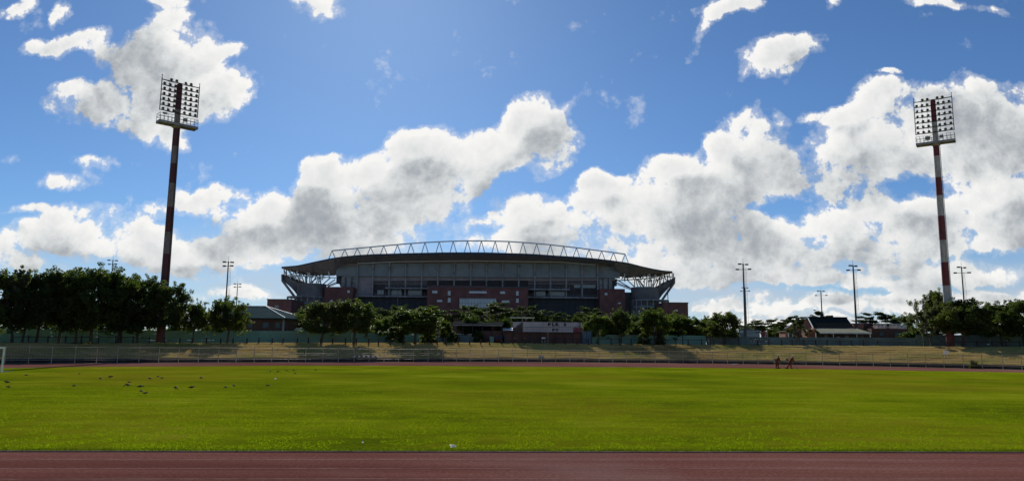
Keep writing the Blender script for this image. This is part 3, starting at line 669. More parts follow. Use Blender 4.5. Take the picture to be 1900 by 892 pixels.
# brick buildings left and right of the stadium
for (x0, x1, y0, Y, lab, w) in ((496, 541, 556, 300, 'plain red brick building with flat roof left of the stadium', None), (1231, 1276.5, 562, 300, 'plain red brick building with flat roof right of the stadium', (1253, 1257.5, 574, 577))):
    c = at((x0 + x1) / 2, y0, Y); root = empty('brick_building', (c.x, Y, 0), lab, 'building')
    X0, X1 = at(x0, y0, Y).x, at(x1, y0, Y).x
    b = MB(); b.bb(X0, X1, Y, Y + 18, 0, c.z); b.build('wall', M['brick'], root)
    b = MB(); b.bb(X0 - .2, X1 + .2, Y - .2, Y + 18.2, c.z, c.z + .35); b.build('parapet', M['concrete_dark'], root)
    if w:
        b = MB(); A = at(w[0], w[2], Y); B = at(w[1], w[3], Y); b.bb(A.x, B.x, Y - .08, Y + .1, B.z, A.z); b.build('window', M['glass_pale'], root)
    else:
        b = MB(); A = at(510, 566, Y); b.bb(A.x, A.x + 1.6, Y - .08, Y + .1, A.z - 1, A.z); b.build('window', M['glass'], root)
# ------------------------------------------------------------------ floodlight towers
def band_mat(name, bands, red, white):
    m = bpy.data.materials.new(name); m.use_nodes = True; nt = m.node_tree; N, L = nt.nodes, nt.links; b = N['Principled BSDF']; b.inputs['Roughness'].default_value = .55
    ge = N.new('ShaderNodeNewGeometry'); sp = N.new('ShaderNodeSeparateXYZ'); L.new(ge.outputs['Position'], sp.inputs[0])
    mr = N.new('ShaderNodeMapRange'); L.new(sp.outputs['Z'], mr.inputs[0]); mr.inputs[2].default_value = 50
    cr = N.new('ShaderNodeValToRGB'); cr.color_ramp.interpolation = 'CONSTANT'; L.new(mr.outputs[0], cr.inputs[0])
    e = cr.color_ramp.elements; cols = {'r': red + (1,), 'w': white + (1,)}
    e[0].position = 0; e[0].color = cols[bands[0][1]]; e[1].position = bands[1][0] / 50; e[1].color = cols[bands[1][1]]
    for z, c in bands[2:]: x = e.new(z / 50); x.color = cols[c]
    n = N.new('ShaderNodeTexNoise'); n.inputs['Scale'].default_value = 1.4; n.inputs['Detail'].default_value = 8
    mp = N.new('ShaderNodeMapping'); mp.inputs['Scale'].default_value = (3, 3, .5); L.new(ge.outputs['Position'], mp.inputs[0]); L.new(mp.outputs[0], n.inputs['Vector'])
    m2 = N.new('ShaderNodeMapRange'); L.new(n.outputs['Fac'], m2.inputs[0]); m2.inputs[1].default_value = .45; m2.inputs[2].default_value = .7; m2.inputs[3].default_value = 1; m2.inputs[4].default_value = .55
    sc = N.new('ShaderNodeVectorMath'); sc.operation = 'SCALE'; L.new(cr.outputs[0], sc.inputs[0]); L.new(m2.outputs[0], sc.inputs['Scale']); L.new(sc.outputs[0], b.inputs['Base Color'])
    return m
def lamp_meshes():
    b = MB()   # the lamp points along -Y and slightly down
    d = Vector((0, -.8, -.45)).normalized()
    b.tube(Vector((0, 0, 0)) - d * .28, Vector((0, 0, 0)) - d * .05, .10, .16, 10); b.tube(Vector((0, 0, 0)) - d * .05, Vector((0, 0, 0)) + d * .16, .17, .275, 12)
    b.beam((-.29, 0, 0), (-.29, .02, -.30), .04); b.beam((.29, 0, 0), (.29, .02, -.30), .04); b.beam((-.31, .02, -.30), (.31, .02, -.30), .05)
    g = MB(); g.tube(d * .162, d * .185, .255, .25, 12)
    return b, g
def tower(px, Y, rz, ztop_px, zplat_px, white, bands, label, red, box_specs):
    base = Vector((xz(px, Y), Y, crest_z(xz(px, Y)) - .05))
    root = empty('floodlight_tower', base, label, 'light tower', 'floodlight towers over the running track')
    top = at(*ztop_px, Y).z; zp = at(*zplat_px, Y).z
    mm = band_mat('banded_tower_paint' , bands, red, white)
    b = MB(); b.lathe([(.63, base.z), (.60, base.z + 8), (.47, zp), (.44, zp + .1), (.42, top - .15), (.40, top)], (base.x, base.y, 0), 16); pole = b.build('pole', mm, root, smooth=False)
    b = MB(); b.bb(base.x - .8, base.x + .8, base.y - .8, base.y + .8, base.z - .3, base.z + .12); b.build('footing', M['concrete'], root)
    b = MB(); z = base.z + 2.5     # cable ladder up the pole
    b.beam((base.x + .62, base.y - .3, z), (base.x + .50, base.y - .25, zp - .3), .06); b.beam((base.x + .62, base.y + .05, z), (base.x + .50, base.y + .05, zp - .3), .06)
    b.build('ladder', M['steel_dark'], root)
    u = Vector((math.cos(rz), math.sin(rz), 0)); v = Vector((-math.sin(rz), math.cos(rz), 0))
    def L(a, d, z): p = Vector((base.x, base.y, 0)) + u * a + v * d; p.z = z; return p
    W = 2.85
    # service platform
    b = MB(); b.beam(L(-W, -.95, zp), L(W, -.95, zp), .12, .40); b.beam(L(-W, .55, zp), L(W, .55, zp), .12, .40); b.beam(L(-W, -.2, zp + .1), L(W, -.2, zp + .1), 1.45, .08)
    for a in (-W, W): b.beam(L(a, -1, zp), L(a, .6, zp), .12, .40)
    pf = b.build('service_platform', M['concrete'], root)
    b = MB(); b.lathe([(.46, zp - .5), (.85, zp - .24), (.85, zp - .2)], (base.x, base.y, 0), 16); b.build('platform_bracket', M['concrete'], root)
    b = MB()
    for d in (-.95, .55):
        for h in (.55, 1.05): b.beam(L(-W, d, zp + .25 + h), L(W, d, zp + .25 + h), .05)
        for k in range(11): a = -W + 2 * W * k / 10; b.beam(L(a, d, zp + .25), L(a, d, zp + 1.32), .05)
    for a in (-W, W):
        for h in (.55, 1.05): b.beam(L(a, -.95, zp + .25 + h), L(a, .55, zp + .25 + h), .05)
    b.build('railing', M['steel_grey'], pf)
    # lamp frame: seven levels of bars
    zf0 = zp + 1.85; rows = 7; dz = (top - zf0) / (rows - 1); WF = 2.85
    b = MB()
    for k in range(rows): b.beam(L(-WF, -.5, zf0 + dz * k), L(WF, -.5, zf0 + dz * k), .13, .11)
    for a in (-WF, WF): b.beam(L(a, -.5, zf0 - .1), L(a, -.5, top + .35), .10)
    for a in (-1.7, -.9, .9, 1.7): b.beam(L(a, -.5, zf0), L(a, -.5, top), .035)
    for k in range(0, rows, 2): b.beam(L(0, -.5, zf0 + dz * k), L(0, 0, zf0 + dz * k), .3, .2)
    for k in range(rows): b.beam(L(-WF, -.5, zf0 + dz * k), L(-.3, .1, zf0 + dz * k), .04); b.beam(L(WF, -.5, zf0 + dz * k), L(.3, .1, zf0 + dz * k), .04)
    b.build('lamp_frame', M['steel_dark'], root)
    b = MB()
    for a in (-WF, WF):
        b.tube(L(a, -.5, top + .35), L(a, -.5, top + .75), .03, .02, 5); b.lathe([(.02, 0), (.09, .05), (.09, .16), (.02, .22)], tuple(L(a, -.5, top + .55)), 8)
    b.build('warning_light', M['lamp_body'], root)
    LB, LG = lamp_meshes(); first = None; lg = None
    rr = random.Random(int(px))
    for k in range(rows):
        xs = (-2.45, -1.62, -.8, .8, 1.62, 2.45) if k < rows - 1 else (-1.5, -.72, .72, 1.5)
        for a in xs:
            p = L(a, -.62, zf0 + dz * k + .27)
            loc = p - Vector(base)
            if first is None:
                first = LB.build('floodlight', M['lamp_body'], None, origin=(0, 0, 0)); lg = LG.build('lens', M['lamp_glass'], first); o = first
                fk = [lg]
            else:
                o = first.copy(); COL.objects.link(o)
                for q in fk: d = q.copy(); COL.objects.link(d); d.parent = o
            o.parent = root; o.location = loc; o.scale = (.78, .78, .78); o.rotation_euler = (rr.uniform(-.15, .2), 0, rz + rr.uniform(-.75, .75))
    for (a, h, w, hh) in box_specs:
        b = MB(); b.box(tuple(L(a, -.7, zp + h)), (w, .35, hh), rz); b.build('control_box', M['steel_grey'], root)
    return root
# red/white bands as heights; from photo rows on the left and right poles
def zs(px_rows, Y): return [at(x, y, Y).z for x, y in px_rows]
YL, YR = 111.0, 122.0
def bands_of(rows, Y, low):
    z = zs(rows, Y); return [(0, 'r'), (low, 'w')] + [(z[i], 'rw'[i % 2]) for i in range(len(z))]
left_b = bands_of([(301, 522), (304, 471), (307, 432), (310, 385), (313, 342), (316, 305), (319, 272), (322, 236), (328, 205)], YL, 5.2)
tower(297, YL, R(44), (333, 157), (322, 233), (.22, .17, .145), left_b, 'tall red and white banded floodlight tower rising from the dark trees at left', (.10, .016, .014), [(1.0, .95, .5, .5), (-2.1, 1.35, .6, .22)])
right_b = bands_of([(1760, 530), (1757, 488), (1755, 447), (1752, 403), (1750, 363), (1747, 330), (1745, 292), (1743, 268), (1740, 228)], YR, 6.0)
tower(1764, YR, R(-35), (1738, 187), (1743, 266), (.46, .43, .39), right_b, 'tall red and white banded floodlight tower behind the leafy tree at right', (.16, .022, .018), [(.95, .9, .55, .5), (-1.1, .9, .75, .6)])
# ------------------------------------------------------------------ thin light masts
M['mast_grey'] = mat('mast_grey', (.085, .09, .095), .6, .2, 3)
def mast(px_base, Y, top_px, arms, label, r=.16, ladder=False, zbase=3.0):
    X = xz(px_base, Y); z1 = at(*top_px, Y).z
    root = empty('light_mast', (X, Y, zbase - .1), label, 'light mast', 'slim grey light masts around the ground')
    b = MB(); b.lathe([(r, zbase - .1), (r * .55, z1)], (X, Y, 0), 10); b.build('pole', M['mast_grey'], root)
    b = MB(); b.tube((X, Y, z1), (X, Y, z1 + max(1.0, (z1 - zbase) * .075)), .035, .015, 5); b.build('lightning_rod', M['steel_dark'], root)
    s = arms
    for (dz, w, sk) in ((-.15, s * .8, .45), (-s * .85, s, -.35)):
        z = z1 + dz; b = MB(); ux, uy = math.cos(sk), math.sin(sk)
        b.beam((X - w * ux, Y - w * uy, z), (X + w * ux, Y + w * uy, z), .09); b.build('crossarm', M['steel_dark'], root)
        for t in (-1, 1):
            b = MB(); b.box((X + t * w * ux * .85, Y + t * w * uy * .85 - .1, z + .02), (.62, .42, .26), sk + t * .3); b.build('lamp', M['lamp_body'], root)
    if ladder:
        b = MB(); z = zbase + 3
        b.beam((X + .75, Y, z), (X + .55, Y, z1 - 1.2), .035); b.beam((X + .40, Y, z), (X + .28, Y, z1 - 1.2), .035)
        while z < z1 - 1.5: b.beam((X + .75 - .2 * (z - zbase) / (z1 - zbase), Y, z), (X + .40, Y, z), .03); z += .9
        b.build('ladder', M['steel_grey'], root)
MASTS = [(196, 190, (198, 482), 1.3, 'slim light mast poking above the tall dark trees at far left', .2, False),
 (414, 150, (421, 485), 1.1, 'tall dark light mast behind the small round trees left of the green roof', .2, True),
 (434, 230, (438, 526), 1.2, 'shorter light mast just right of the tall one by the green roof', .2, False),
 (1384, 150, (1375, 489), 1.4, 'tallest slim light mast, standing by the blue notice board', .24, True),
 (1386, 250, (1384.5, 533), 1.5, 'small distant light mast close behind the tallest one by the notice board', .25, False),
 (1528, 220, (1526, 539), 1.7, 'short light mast above the trees behind the dark gabled roof', .24, False),
 (1591, 150, (1584, 492), 1.2, 'slim light mast with a side ladder behind the right end of the gabled house', .24, True),
 (1795, 155, (1788, 495), 1.5, 'slim light mast with a side ladder right of the banded tower', .2, True),
 (735, 265, (734.5, 526), 1.6, 'faint light mast in front of the left half of the stadium facade', .2, False),
 (1077, 240, (1076, 571), 1.6, 'short light mast among the trees right of the scoreboard', .2, False)]
for m in MASTS: mast(m[0], m[1], m[2], m[3], m[4], m[5], m[6])
Y = 290; X = xz(1241, Y); b = MB(); b.tube((X, Y, 2.9), (X, Y, at(1241, 537, Y).z), .22, .14, 8); root = empty('flagpole', (X, Y, 2.9), 'bare thin pole standing beside the right tip of the stadium', 'pole'); b.build('pole', M['steel_dark'], root)
b = MB(); b.lathe([(.14, 0), (.3, .2), (.3, .4), (.1, .6)], tuple(at(1241, 537.5, Y)), 8); b.build('finial', M['steel_dark'], root)
# ------------------------------------------------------------------ fence round the far side of the track
def fence_path(d):
    P = off_curve(d, 0); out = [Vector(P[0])]; acc = 0
    dense = []
    for a, b in zip(P, P[1:]):
        a, b = Vector(a), Vector(b); n = max(1, int((b - a).length / .2))
        for i in range(n): dense.append(a.lerp(b, i / n))
    return dense
DEN = fence_path(0.0)
def along(step, keep):
    out, last = [], None
    for p in DEN:
        if not keep(p): continue
        if last is None or (p - last).length >= step: out.append(p); last = p
    return out
vis = lambda p: p.y > 40 and abs(p.x / p.y) < .78
posts = along(2.22, vis)
root = empty('track_fence', tuple(posts[len(posts) // 2]), 'long pale metal post and rail fence along the far edge of the red track', 'fence')
rng = random.Random(3)
for p in posts:
    h = 1.95 + rng.uniform(-.05, .05); b = MB(); q = p + Vector((rng.uniform(-.03, .03), rng.uniform(-.03, .03), h))
    b.tube(p - Vector((0, 0, .1)), q, .045, .045, 7); b.tube(q, q + Vector((0, 0, .03)), .07, .05, 7); b.build('post', M['galv'], root)
for h, r in ((1.88, .024), (1.25, .014), (1.02, .02), (.42, .022)):
    b = MB(); pts = []
    for p in posts: pts.append(Vector((p.x, p.y - .06, h + rng.uniform(-.035, .035))))
    b.path(pts, [r] * len(pts), 6); b.build('rail', M['galv'], root)
# fine upright wires of the mesh between the rails
b = MB()
for i in range(len(posts) - 1):
    for k in range(1, 8):
        p = posts[i].lerp(posts[i + 1], k / 8); b.beam((p.x, p.y - .03, .42), (p.x, p.y - .03, 1.88), .010)
b.build('mesh_wires', M['galv'], root)
# ------------------------------------------------------------------ short posts along the crest of the bank
ORD = ['first', 'second', 'third', 'fourth', 'fifth', 'sixth', 'seventh', 'eighth', 'ninth', 'tenth', 'eleventh', 'twelfth', 'thirteenth', 'fourteenth', 'fifteenth', 'sixteenth', 'seventeenth', 'eighteenth', 'nineteenth', 'twentieth', 'twenty-first', 'twenty-second', 'twenty-third', 'twenty-fourth', 'twenty-fifth', 'twenty-sixth', 'twenty-seventh', 'twenty-eighth', 'twenty-ninth', 'thirtieth']
def crest_pt(px, d=.6):
    Y = fence_D(px) + BW / 1.06 + d; X = xz(px, Y); return Vector((X, Y, crest_z(X)))
rng = random.Random(8)
stubs = [305, 333, 356, 383, 409, 432, 458, 480, 505, 525, 551, 572, 595, 617, 641, 661, 684, 702, 724, 748, 788, 811, 827, 850, 871, 892, 908, 931]
for i, px in enumerate(stubs):
    p = crest_pt(px, rng.uniform(-.3, .3)); h = rng.uniform(.62, .8); b = MB(); t = Vector((rng.uniform(-.06, .06), rng.uniform(-.05, .05), 0))
    b.path([p - Vector((0, 0, .3)), p + t * .5 + Vector((0, 0, h * .6)), p + t + Vector((0, 0, h)), p + t + Vector((0, 0, h + .03))], [.12, .11, .105, .07], 8)
    o = b.build('bollard', M['wood_dark']); tag(o, 'short dark post on the bank crest, %s from the left of its row' % ORD[i], 'bollard', 'short dark posts along the crest of the bank left of the scoreboard')
def rail_fence(pxs, label, hs=None):
    pts = [crest_pt(x, rng.uniform(-.2, .2)) for x in pxs]
    r = empty('low_rail_fence', tuple(pts[0]), label, 'low fence', 'low dark rail fences along the crest of the bank')
    for i, p in enumerate(pts):
        h = (.95 + rng.uniform(-.06, .06)); b = MB(); b.path([p - Vector((0, 0, .3)), p + Vector((0, 0, h)), p + Vector((0, 0, h + .03))], [.10, .09, .06], 7); b.build('post', M['wood_dark'], r)
    for a, c in zip(pts, pts[1:]):
        b = MB(); b.tube(a + Vector((0, -.08, .78 + rng.uniform(-.05, .05))), c + Vector((0, -.08, .78 + rng.uniform(-.05, .05))), .055, .05, 6); b.build('rail', M['wood_dark'], r)
rail_fence([952, 974, 992, 1004, 1027, 1049, 1071, 1092], 'low dark rail fence on the bank crest below the scoreboard')
rail_fence([1111, 1134, 1152, 1171, 1193, 1214, 1232, 1254, 1277, 1302, 1325, 1342], 'low dark rail fence in front of the trees right of the scoreboard')
rail_fence([1406, 1427, 1450, 1470, 1492, 1514, 1535, 1559, 1580], 'low dark rail fence on the crest in front of the gabled house')
rail_fence([1602, 1629, 1716, 1746, 1763, 1785, 1813, 1841, 1867, 1893], 'low dark rail fence on the crest around the right floodlight tower')
rail_fence([22, 52, 88, 121, 150, 182, 214, 246, 276], 'low dark rail fence in the shade under the big trees at far left')
for px, h, lab in ((1111, 2.6, 'tall dark post on the crest nearest the right end of the scoreboard'), (1149, 2.5, 'tall dark post on the crest below the gap between two bright bushes'), (1214, 2.9, 'tall dark post below the brightest treetop'), (1231, 2.8, 'tall dark post just right of the pair below the brightest treetop'), (1267, 2.6, 'tall dark post below the dense bushy tree'), (1318, 2.3, 'tall dark post left of the blue notice board'), (1371, 2.2, 'tall dark post at the left edge of the blue notice board')):
    p = crest_pt(px, .4); b = MB(); b.path([p - Vector((0, 0, .3)), p + Vector((0, 0, h)), p + Vector((0, 0, h + .04))], [.09, .075, .05], 7)
    tag(b.build('tall_post', M['wood_dark']), lab, 'post', 'tall dark posts along the crest')
# ------------------------------------------------------------------ boundary walls of precast panels
def wall_run(pts, h, name, m, label, panel=2.4):
    pts = [Vector(p) for p in pts]; r = empty(name, tuple(pts[0]), label, 'wall')
    pn, ps = MB(), MB()
    for a, c in zip(pts, pts[1:]):
        n = max(1, int((c - a).length / panel)); d = (c - a).normalized(); ha, hc = h if isinstance(h, tuple) else (h, h)
        for i in range(n):
            p, q = a.lerp(c, i / n), a.lerp(c, (i + 1) / n); rows = 4
            for k in range(rows):
                z0, z1 = ha * k / rows, ha * (k + 1) / rows - .015
                o = d.orthogonal(); nn = Vector((-d.y, d.x, 0)) * .03
                pn.prism([p + Vector((0, 0, z0 - (.3 if k == 0 else 0))) - nn, q + Vector((0, 0, z0 - (.3 if k == 0 else 0))) - nn, q + Vector((0, 0, z1)) - nn, p + Vector((0, 0, z1)) - nn], nn * 2)
            ps.box((p.x, p.y, p.z + ha / 2 - .1), (.16, .16, ha + .26), math.atan2(d.y, d.x))
    pn.build('panels', m, r); ps.build('wall_posts', m, r)
def wp(px, off): 
    p = base_pt(px, off); return (p.x, p.y, p.z - .02)
wall_run([wp(-200, 24), wp(8, 23), wp(100, 23), wp(200, 22.5), wp(298, 22)], 2.0, 'boundary_wall', M['green_wall'], 'shaded grey-green panel wall behind the big trees at far left')
wall_run([wp(302, 21.8), wp(400, 21), wp(500, 20.5), wp(592, 20.3), wp(650, 20.5)], 2.0, 'boundary_wall', M['green_wall'], 'sea-green precast panel wall in front of the green roofed building')
wall_run([wp(652, 20.8), wp(720, 22), wp(790, 23.5)], 1.75, 'boundary_wall', M['green_wall'], 'lower sea-green panel wall stepping down right of the forked tree')
wall_run([wp(792, 22), wp(890, 21)], 1.35, 'boundary_wall', M['grey_wall'], 'low dark wall in front of the flat roofed shelter')
wall_run([wp(1098, 20), wp(1200, 20.5), wp(1310, 21)], 1.75, 'boundary_wall', M['green_wall'], 'green panel wall below the bushy trees right of the scoreboard')
wall_run([wp(1312, 22), wp(1370, 22), wp(1480, 22), wp(1600, 22), wp(1700, 22.5)], 1.55, 'boundary_wall', M['grey_wall'], 'long grey-green wall in front of the gabled house')
wall_run([wp(1702, 24), wp(1760, 25), wp(1900, 26), wp(2060, 26)], 2.1, 'boundary_wall', M['grey_wall'], 'dim grey wall behind the trees at far right')
# ------------------------------------------------------------------ green roofed building at left
def gable_hip():
    Y = 138; z0 = 2.6
    r = empty('green_roofed_building', (xz(500, Y), Y, z0), 'low brick building with green-grey hipped roof behind the sea-green wall', 'building')
    X0, X1 = at(395, 595, Y).x, at(570, 595, Y).x; ze = at(490, 589.5, Y).z; Yb = Y + 17
    ridge = at(493, 568, Y + 8.5)
    e = .9
    A = Vector((X0, Y - e, ze)); B = Vector((at(529, 590, Y - e).x, Y - e, ze)); C = Vector((at(574, 592, Y + 6).x, Y + 5, ze)); D = Vector((at(574, 592, Y + 6).x, Yb, ze)); E = Vector((X0, Yb, ze))
    R1 = Vector((X0, Y + 8.5, ridge.z)); R2 = Vector((ridge.x, Y + 8.5, ridge.z))
    b = MB(); b.poly([A, B, R2, R1]); b.poly([B, C, R2]); b.poly([C, D, R2]); b.poly([R1, R2, D, E]); b.poly([A - Vector((0, 0, .18)), B - Vector((0, 0, .18)), C - Vector((0, 0, .18)), D - Vector((0, 0, .18)), E - Vector((0, 0, .18))])
    b.poly([A, B, B - Vector((0, 0, .18)), A - Vector((0, 0, .18))]); b.poly([B, C, C - Vector((0, 0, .18)), B - Vector((0, 0, .18))]); b.poly([C, D, D - Vector((0, 0, .18)), C - Vector((0, 0, .18))])
    ro = b.build('roof', M['roof_green'], r)
    b = MB(); b.tube(R2 + Vector((0, 0, .03)), B + Vector((0, 0, .03)), .10, .10, 6); b.tube(R2 + Vector((0, 0, .03)), C + Vector((0, 0, .03)), .10, .10, 6); b.tube(R1 + Vector((0, 0, .03)), R2 + Vector((0, 0, .03)), .1, .1, 6); b.build('ridge_cap', M['white_paint'], ro)
    b = MB(); b.tube(A + Vector((0, -.06, -.1)), B + Vector((0, -.06, -.1)), .09, .09, 6); b.build('gutter', M['roof_green'], ro)
    b = MB(); xw = B.x - .6; xe = C.x - .6
    pl = [(X0 + .5, Y), (xw, Y), (xe, Y + 5.6), (xe, Yb - .6), (X0 + .5, Yb - .6)]
    b.prism([(x, y, z0 - .3) for x, y in pl], (0, 0, ze - .2 - z0 + .3)); w = b.build('wall', M['brick_brown'], r)
    for (xa, xb) in ((408, 420), (440, 452), (462, 468), (488, 498), (512, 519)):
        b = MB(); a = at(xa, 598, Y - .06); c = at(xb, 608, Y - .06); b.bb(a.x, c.x, Y - .06, Y + .05, c.z, a.z); b.build('window', M['glass'], w)
    b = MB(); x = at(526, 600, Y - .2).x; b.bb(x - .15, x + .15, Y - .35, Y - .05, z0, ze); b.build('pier', M['concrete'], w)
    # small lean-to
    Y2 = 128; r = empty('lean_to', (at(565, 610, Y2).x, Y2, 2.7), 'small grey lean-to roof just behind the sea-green wall', 'shed')
    a, c, d, f = at(545, 612.5, Y2), at(583, 614, Y2), at(566, 608.6, Y2 + 3), at(550, 607.6, Y2 + 3)
    b = MB(); b.prism([a, c, d, f], (0, 0, -.1)); b.build('roof', M['roof_green'], r)
    b = MB(); b.bb(a.x + .3, c.x - .6, Y2 + .2, Y2 + 2.8, 2.6, a.z - .25); b.build('wall', M['brick_brown'], r)
gable_hip()
# ------------------------------------------------------------------ flat roofed shelter, left of the scoreboard
def shelter():
    Y = 136.5; z0 = 2.95; r = empty('flat_roof_shelter', (xz(888, Y), Y, z0), 'open dark shelter with flat roof and pale fascia left of the scoreboard', 'shelter')
    X0, X1 = at(838, 604, Y).x, at(934, 604, Y).x; zt = at(886, 597, Y + 4).z; zf = at(886, 602.5, Y).z
    b = MB(); b.prism([(X0, Y, zf), (X1, Y, zf), (X1, Y + 6, zt), (X0, Y + 6, zt)], (0, 0, .12)); b.build('roof', M['roof_black'], r)
    b = MB(); b.bb(X0 + .2, X1 - .2, Y - .08, Y, zf - .14, zf + .03); b.build('fascia', M['concrete'], r)
    b = MB(); b.bb(X0 + .4, X1 - .3, Y + 5, Y + 5.2, z0 - .3, zt - .1); b.build('rear_wall', M['brick_brown'], r)
    for k in range(6):
        b = MB(); X = X0 + .3 + (X1 - X0 - .6) * k / 5; b.bb(X - .06, X + .06, Y + .1, Y + .22, z0 - .2, zf); b.build('post', M['steel_dark'], r)
    Y = 136.9; b = MB(); A, B = at(891, 612, Y), at(936, 611, Y); b.bb(A.x, B.x, Y, Y + .8, z0, at(900, 613.5, Y).z); o = b.build('brick_partition', M['brick_brown'], r)
    Y = 135.2; b = MB(); A, B = at(908.5, 624, Y), at(916, 632, Y); b.bb(A.x, B.x, Y, Y + .6, z0, A.z); tag(b.build('utility_cabinet', M['green_wall']), 'small green metal cabinet beside the shelter', 'cabinet')
    # pale roofed store between shelter and scoreboard
    Y = 138.5; r = empty('store_shed', (xz(942, Y), Y, z0), 'small brick store with pale flat roof between the shelter and the scoreboard', 'shed')
    A, B = at(933, 607.6, Y), at(952, 613, Y); b = MB(); b.prism([(A.x, Y, B.z), (B.x, Y, B.z), (B.x, Y + 3, A.z), (A.x, Y + 3, A.z)], (0, 0, .08)); b.build('roof', M['white_paint'], r)
    b = MB(); b.bb(at(915, 614, Y).x, B.x - .02, Y + .2, Y + 3, z0 - .3, B.z - .02); b.build('wall', M['brick_brown'], r)
    Y = 150; b = MB(); A, B = at(946, 588, Y), at(992, 590, Y); b.bb(A.x, B.x, Y, Y + 2.2, A.z - .12, A.z); r = empty('steel_canopy', (A.x, Y, z0), 'thin pale flat canopy edge behind the scoreboard', 'canopy'); b.build('roof', M['white_paint'], r)
    b = MB()
    for x in (A.x + .3, (A.x + B.x) / 2, B.x - .3): b.bb(x - .06, x + .06, Y + .2, Y + .32, z0, A.z - .12)
    b.build('posts', M['steel_grey'], r)
shelter()
# ------------------------------------------------------------------ scoreboard
def text_obj(txt, size, m, parent, loc, rz=0, ext=.01):
    cu = bpy.data.curves.new('lettering', 'FONT'); cu.body = txt; cu.size = size; cu.extrude = ext; cu.offset = .04
    o = bpy.data.objects.new('lettering_curve', cu); COL.objects.link(o)
    dg = bpy.context.evaluated_depsgraph_get(); me = bpy.data.meshes.new_from_object(o.evaluated_get(dg)); bpy.data.objects.remove(o); bpy.data.curves.remove(cu)
    me.materials.clear(); me.materials.append(m); n = bpy.data.objects.new('lettering', me); COL.objects.link(n); n.parent = parent
    n.rotation_euler = (R(90), 0, rz); n.location = loc; n.scale = (1.3, 1, 1); return n
def scoreboard():
    Y = 134.6; z0 = 2.95
    X = xz(1016, Y); r = empty('scoreboard', (X, Y, z0), 'long pale manual scoreboard lettered PLK 2 above a dark brick base', 'scoreboard')
    M['board'] = mat('pale_board_panel', (.42, .415, .43), .6, .10, 1.2, stain=(.30, .31, .33), stain_scale=.6)
    M['ink'] = mat('black_lettering', (.015, .013, .014), .7, .1, 5)
    M['maroon'] = mat('maroon_panel', (.16, .035, .05), .7, .3, 2.5, stain=(.25, .12, .14), stain_scale=2)
    def XZ(px, py, y=Y): p = at(px, py, y); return p.x, p.z
    xa, zt = XZ(970.5, 597.2); xb, zb = XZ(1063, 616); zt = XZ(1016, 597.2)[1]; zb = XZ(1016, 615.6)[1]
    b = MB(); b.bb(xa, xb, Y, Y + .25, zb, zt); p = b.build('panel', M['board'], r)
    zm = zb + (zt - zb) * .49
    b = MB()
    b.bb(xa, xb, Y - .03, Y - .003, zm - .03, zm + .03)
    for k in range(1, 22):
        x = xa + (xb - xa) * k / 22; b.bb(x - .012, x + .012, Y - .025, Y - .003, zb, zm - .03)
        if k > 8: b.bb(x - .012, x + .012, Y - .025, Y - .003, zm + .03, zt)
    for f in (.2, .33): b.bb(xa, xb, Y - .02, Y - .0035, zb + (zt - zb) * f, zb + (zt - zb) * f + .02)
    b.build('slot_lines', M['steel_dark'], p)
    b = MB()   # faint worn strokes of old lettering
    rr = random.Random(5)
    for (pa, pb, py) in ((983, 996, 601.5), (1000, 1007, 601.3), (1008, 1015.5, 601.6), (985, 1004, 605), (1002, 1008, 611.5), (984, 992, 611.2), (1010, 1014, 611)):
        x0, z = XZ(pa, py); x1, _ = XZ(pb, py); b.bb(x0, x1, Y - .04, Y - .03, z - .03, z + .03)
    b.build('worn_lettering', M['steel_grey'], p)
    def put(txt, px, py, hpx):
        x, z = XZ(px, py); size = hpx * 1.15 * Y / FPX / .70
        text_obj(txt, size, M['ink'], r, (x - X, -.05, z - z0 - .02))
    put('P', 1016.8, 603.9, 4.4); put('L', 1024.2, 603.9, 4.4); put('K', 1030.5, 603.9, 4.4); put('2', 1045.6, 603.9, 4.4)
    put('B', 1024.6, 614.2, 4.0); put('T', 1031, 614.2, 4.0)
    # left slanting sponsor panel, right lattice panel and maroon panel
    x0, _ = XZ(951.5, 600); x1, _ = XZ(969.5, 600); zl = XZ(960, 607)[1]
    b = MB(); b.prism([(x0, Y, zt), (x1, Y, zt), (x1, Y, zt - .25), (x0 + .7, Y, zl), (x0, Y, zl)], (0, .2, 0)); b.build('side_panel', M['board'], r)
    b = MB(); b.beam((x0 + .6, Y - .05, zl + .05), (x1 - .1, Y - .05, zt - .15), .16); b.beam((x1 - .1, Y - .05, zt - .2), (x1 - .1, Y - .05, zb), .10); b.beam((x1 - 1.1, Y - .05, zl + .1), (x1 - .1, Y - .05, zl + .45), .08); b.build('brace', M['steel_dark'], r)
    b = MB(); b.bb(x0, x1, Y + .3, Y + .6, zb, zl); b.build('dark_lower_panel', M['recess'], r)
    x0, _ = XZ(1063.5, 600); x1, _ = XZ(1080, 600); zc = XZ(1072, 607.6)[1]
    b = MB(); b.bb(x0, x1, Y, Y + .2, zb, zc); b.build('maroon_panel', M['maroon'], r)
    b = MB(); b.bb(x0 + .02, x1, Y + .1, Y + .2, zc + .02, zt); b.build('picture_panel', M['board'], r)
    b = MB()
    for k in range(9):
        a = x0 + rr.uniform(0, x1 - x0 - .3); c = zc + rr.uniform(.05, zt - zc - .3); b.beam((a, Y + .05, c), (a + rr.uniform(-.3, .5), Y + .05, c + rr.uniform(.1, .35)), rr.uniform(.08, .2), .05)
    b.build('dark_pattern', M['steel_dark'], r)
    # base: brick room with piers, under the board
    b = MB(); xs0, _ = XZ(936, 624); xs1, _ = XZ(1080, 624); b.bb(xs0, xs1, Y + .7, Y + 3.4, z0 - .3, zb - .02); br = b.build('brick_base', M['brick_brown'], r)
    b = MB(); b.bb(xs0, xs1, Y + .2, Y + 3.5, zb - .14, zb - .02); b.build('walkway', M['steel_dark'], r)
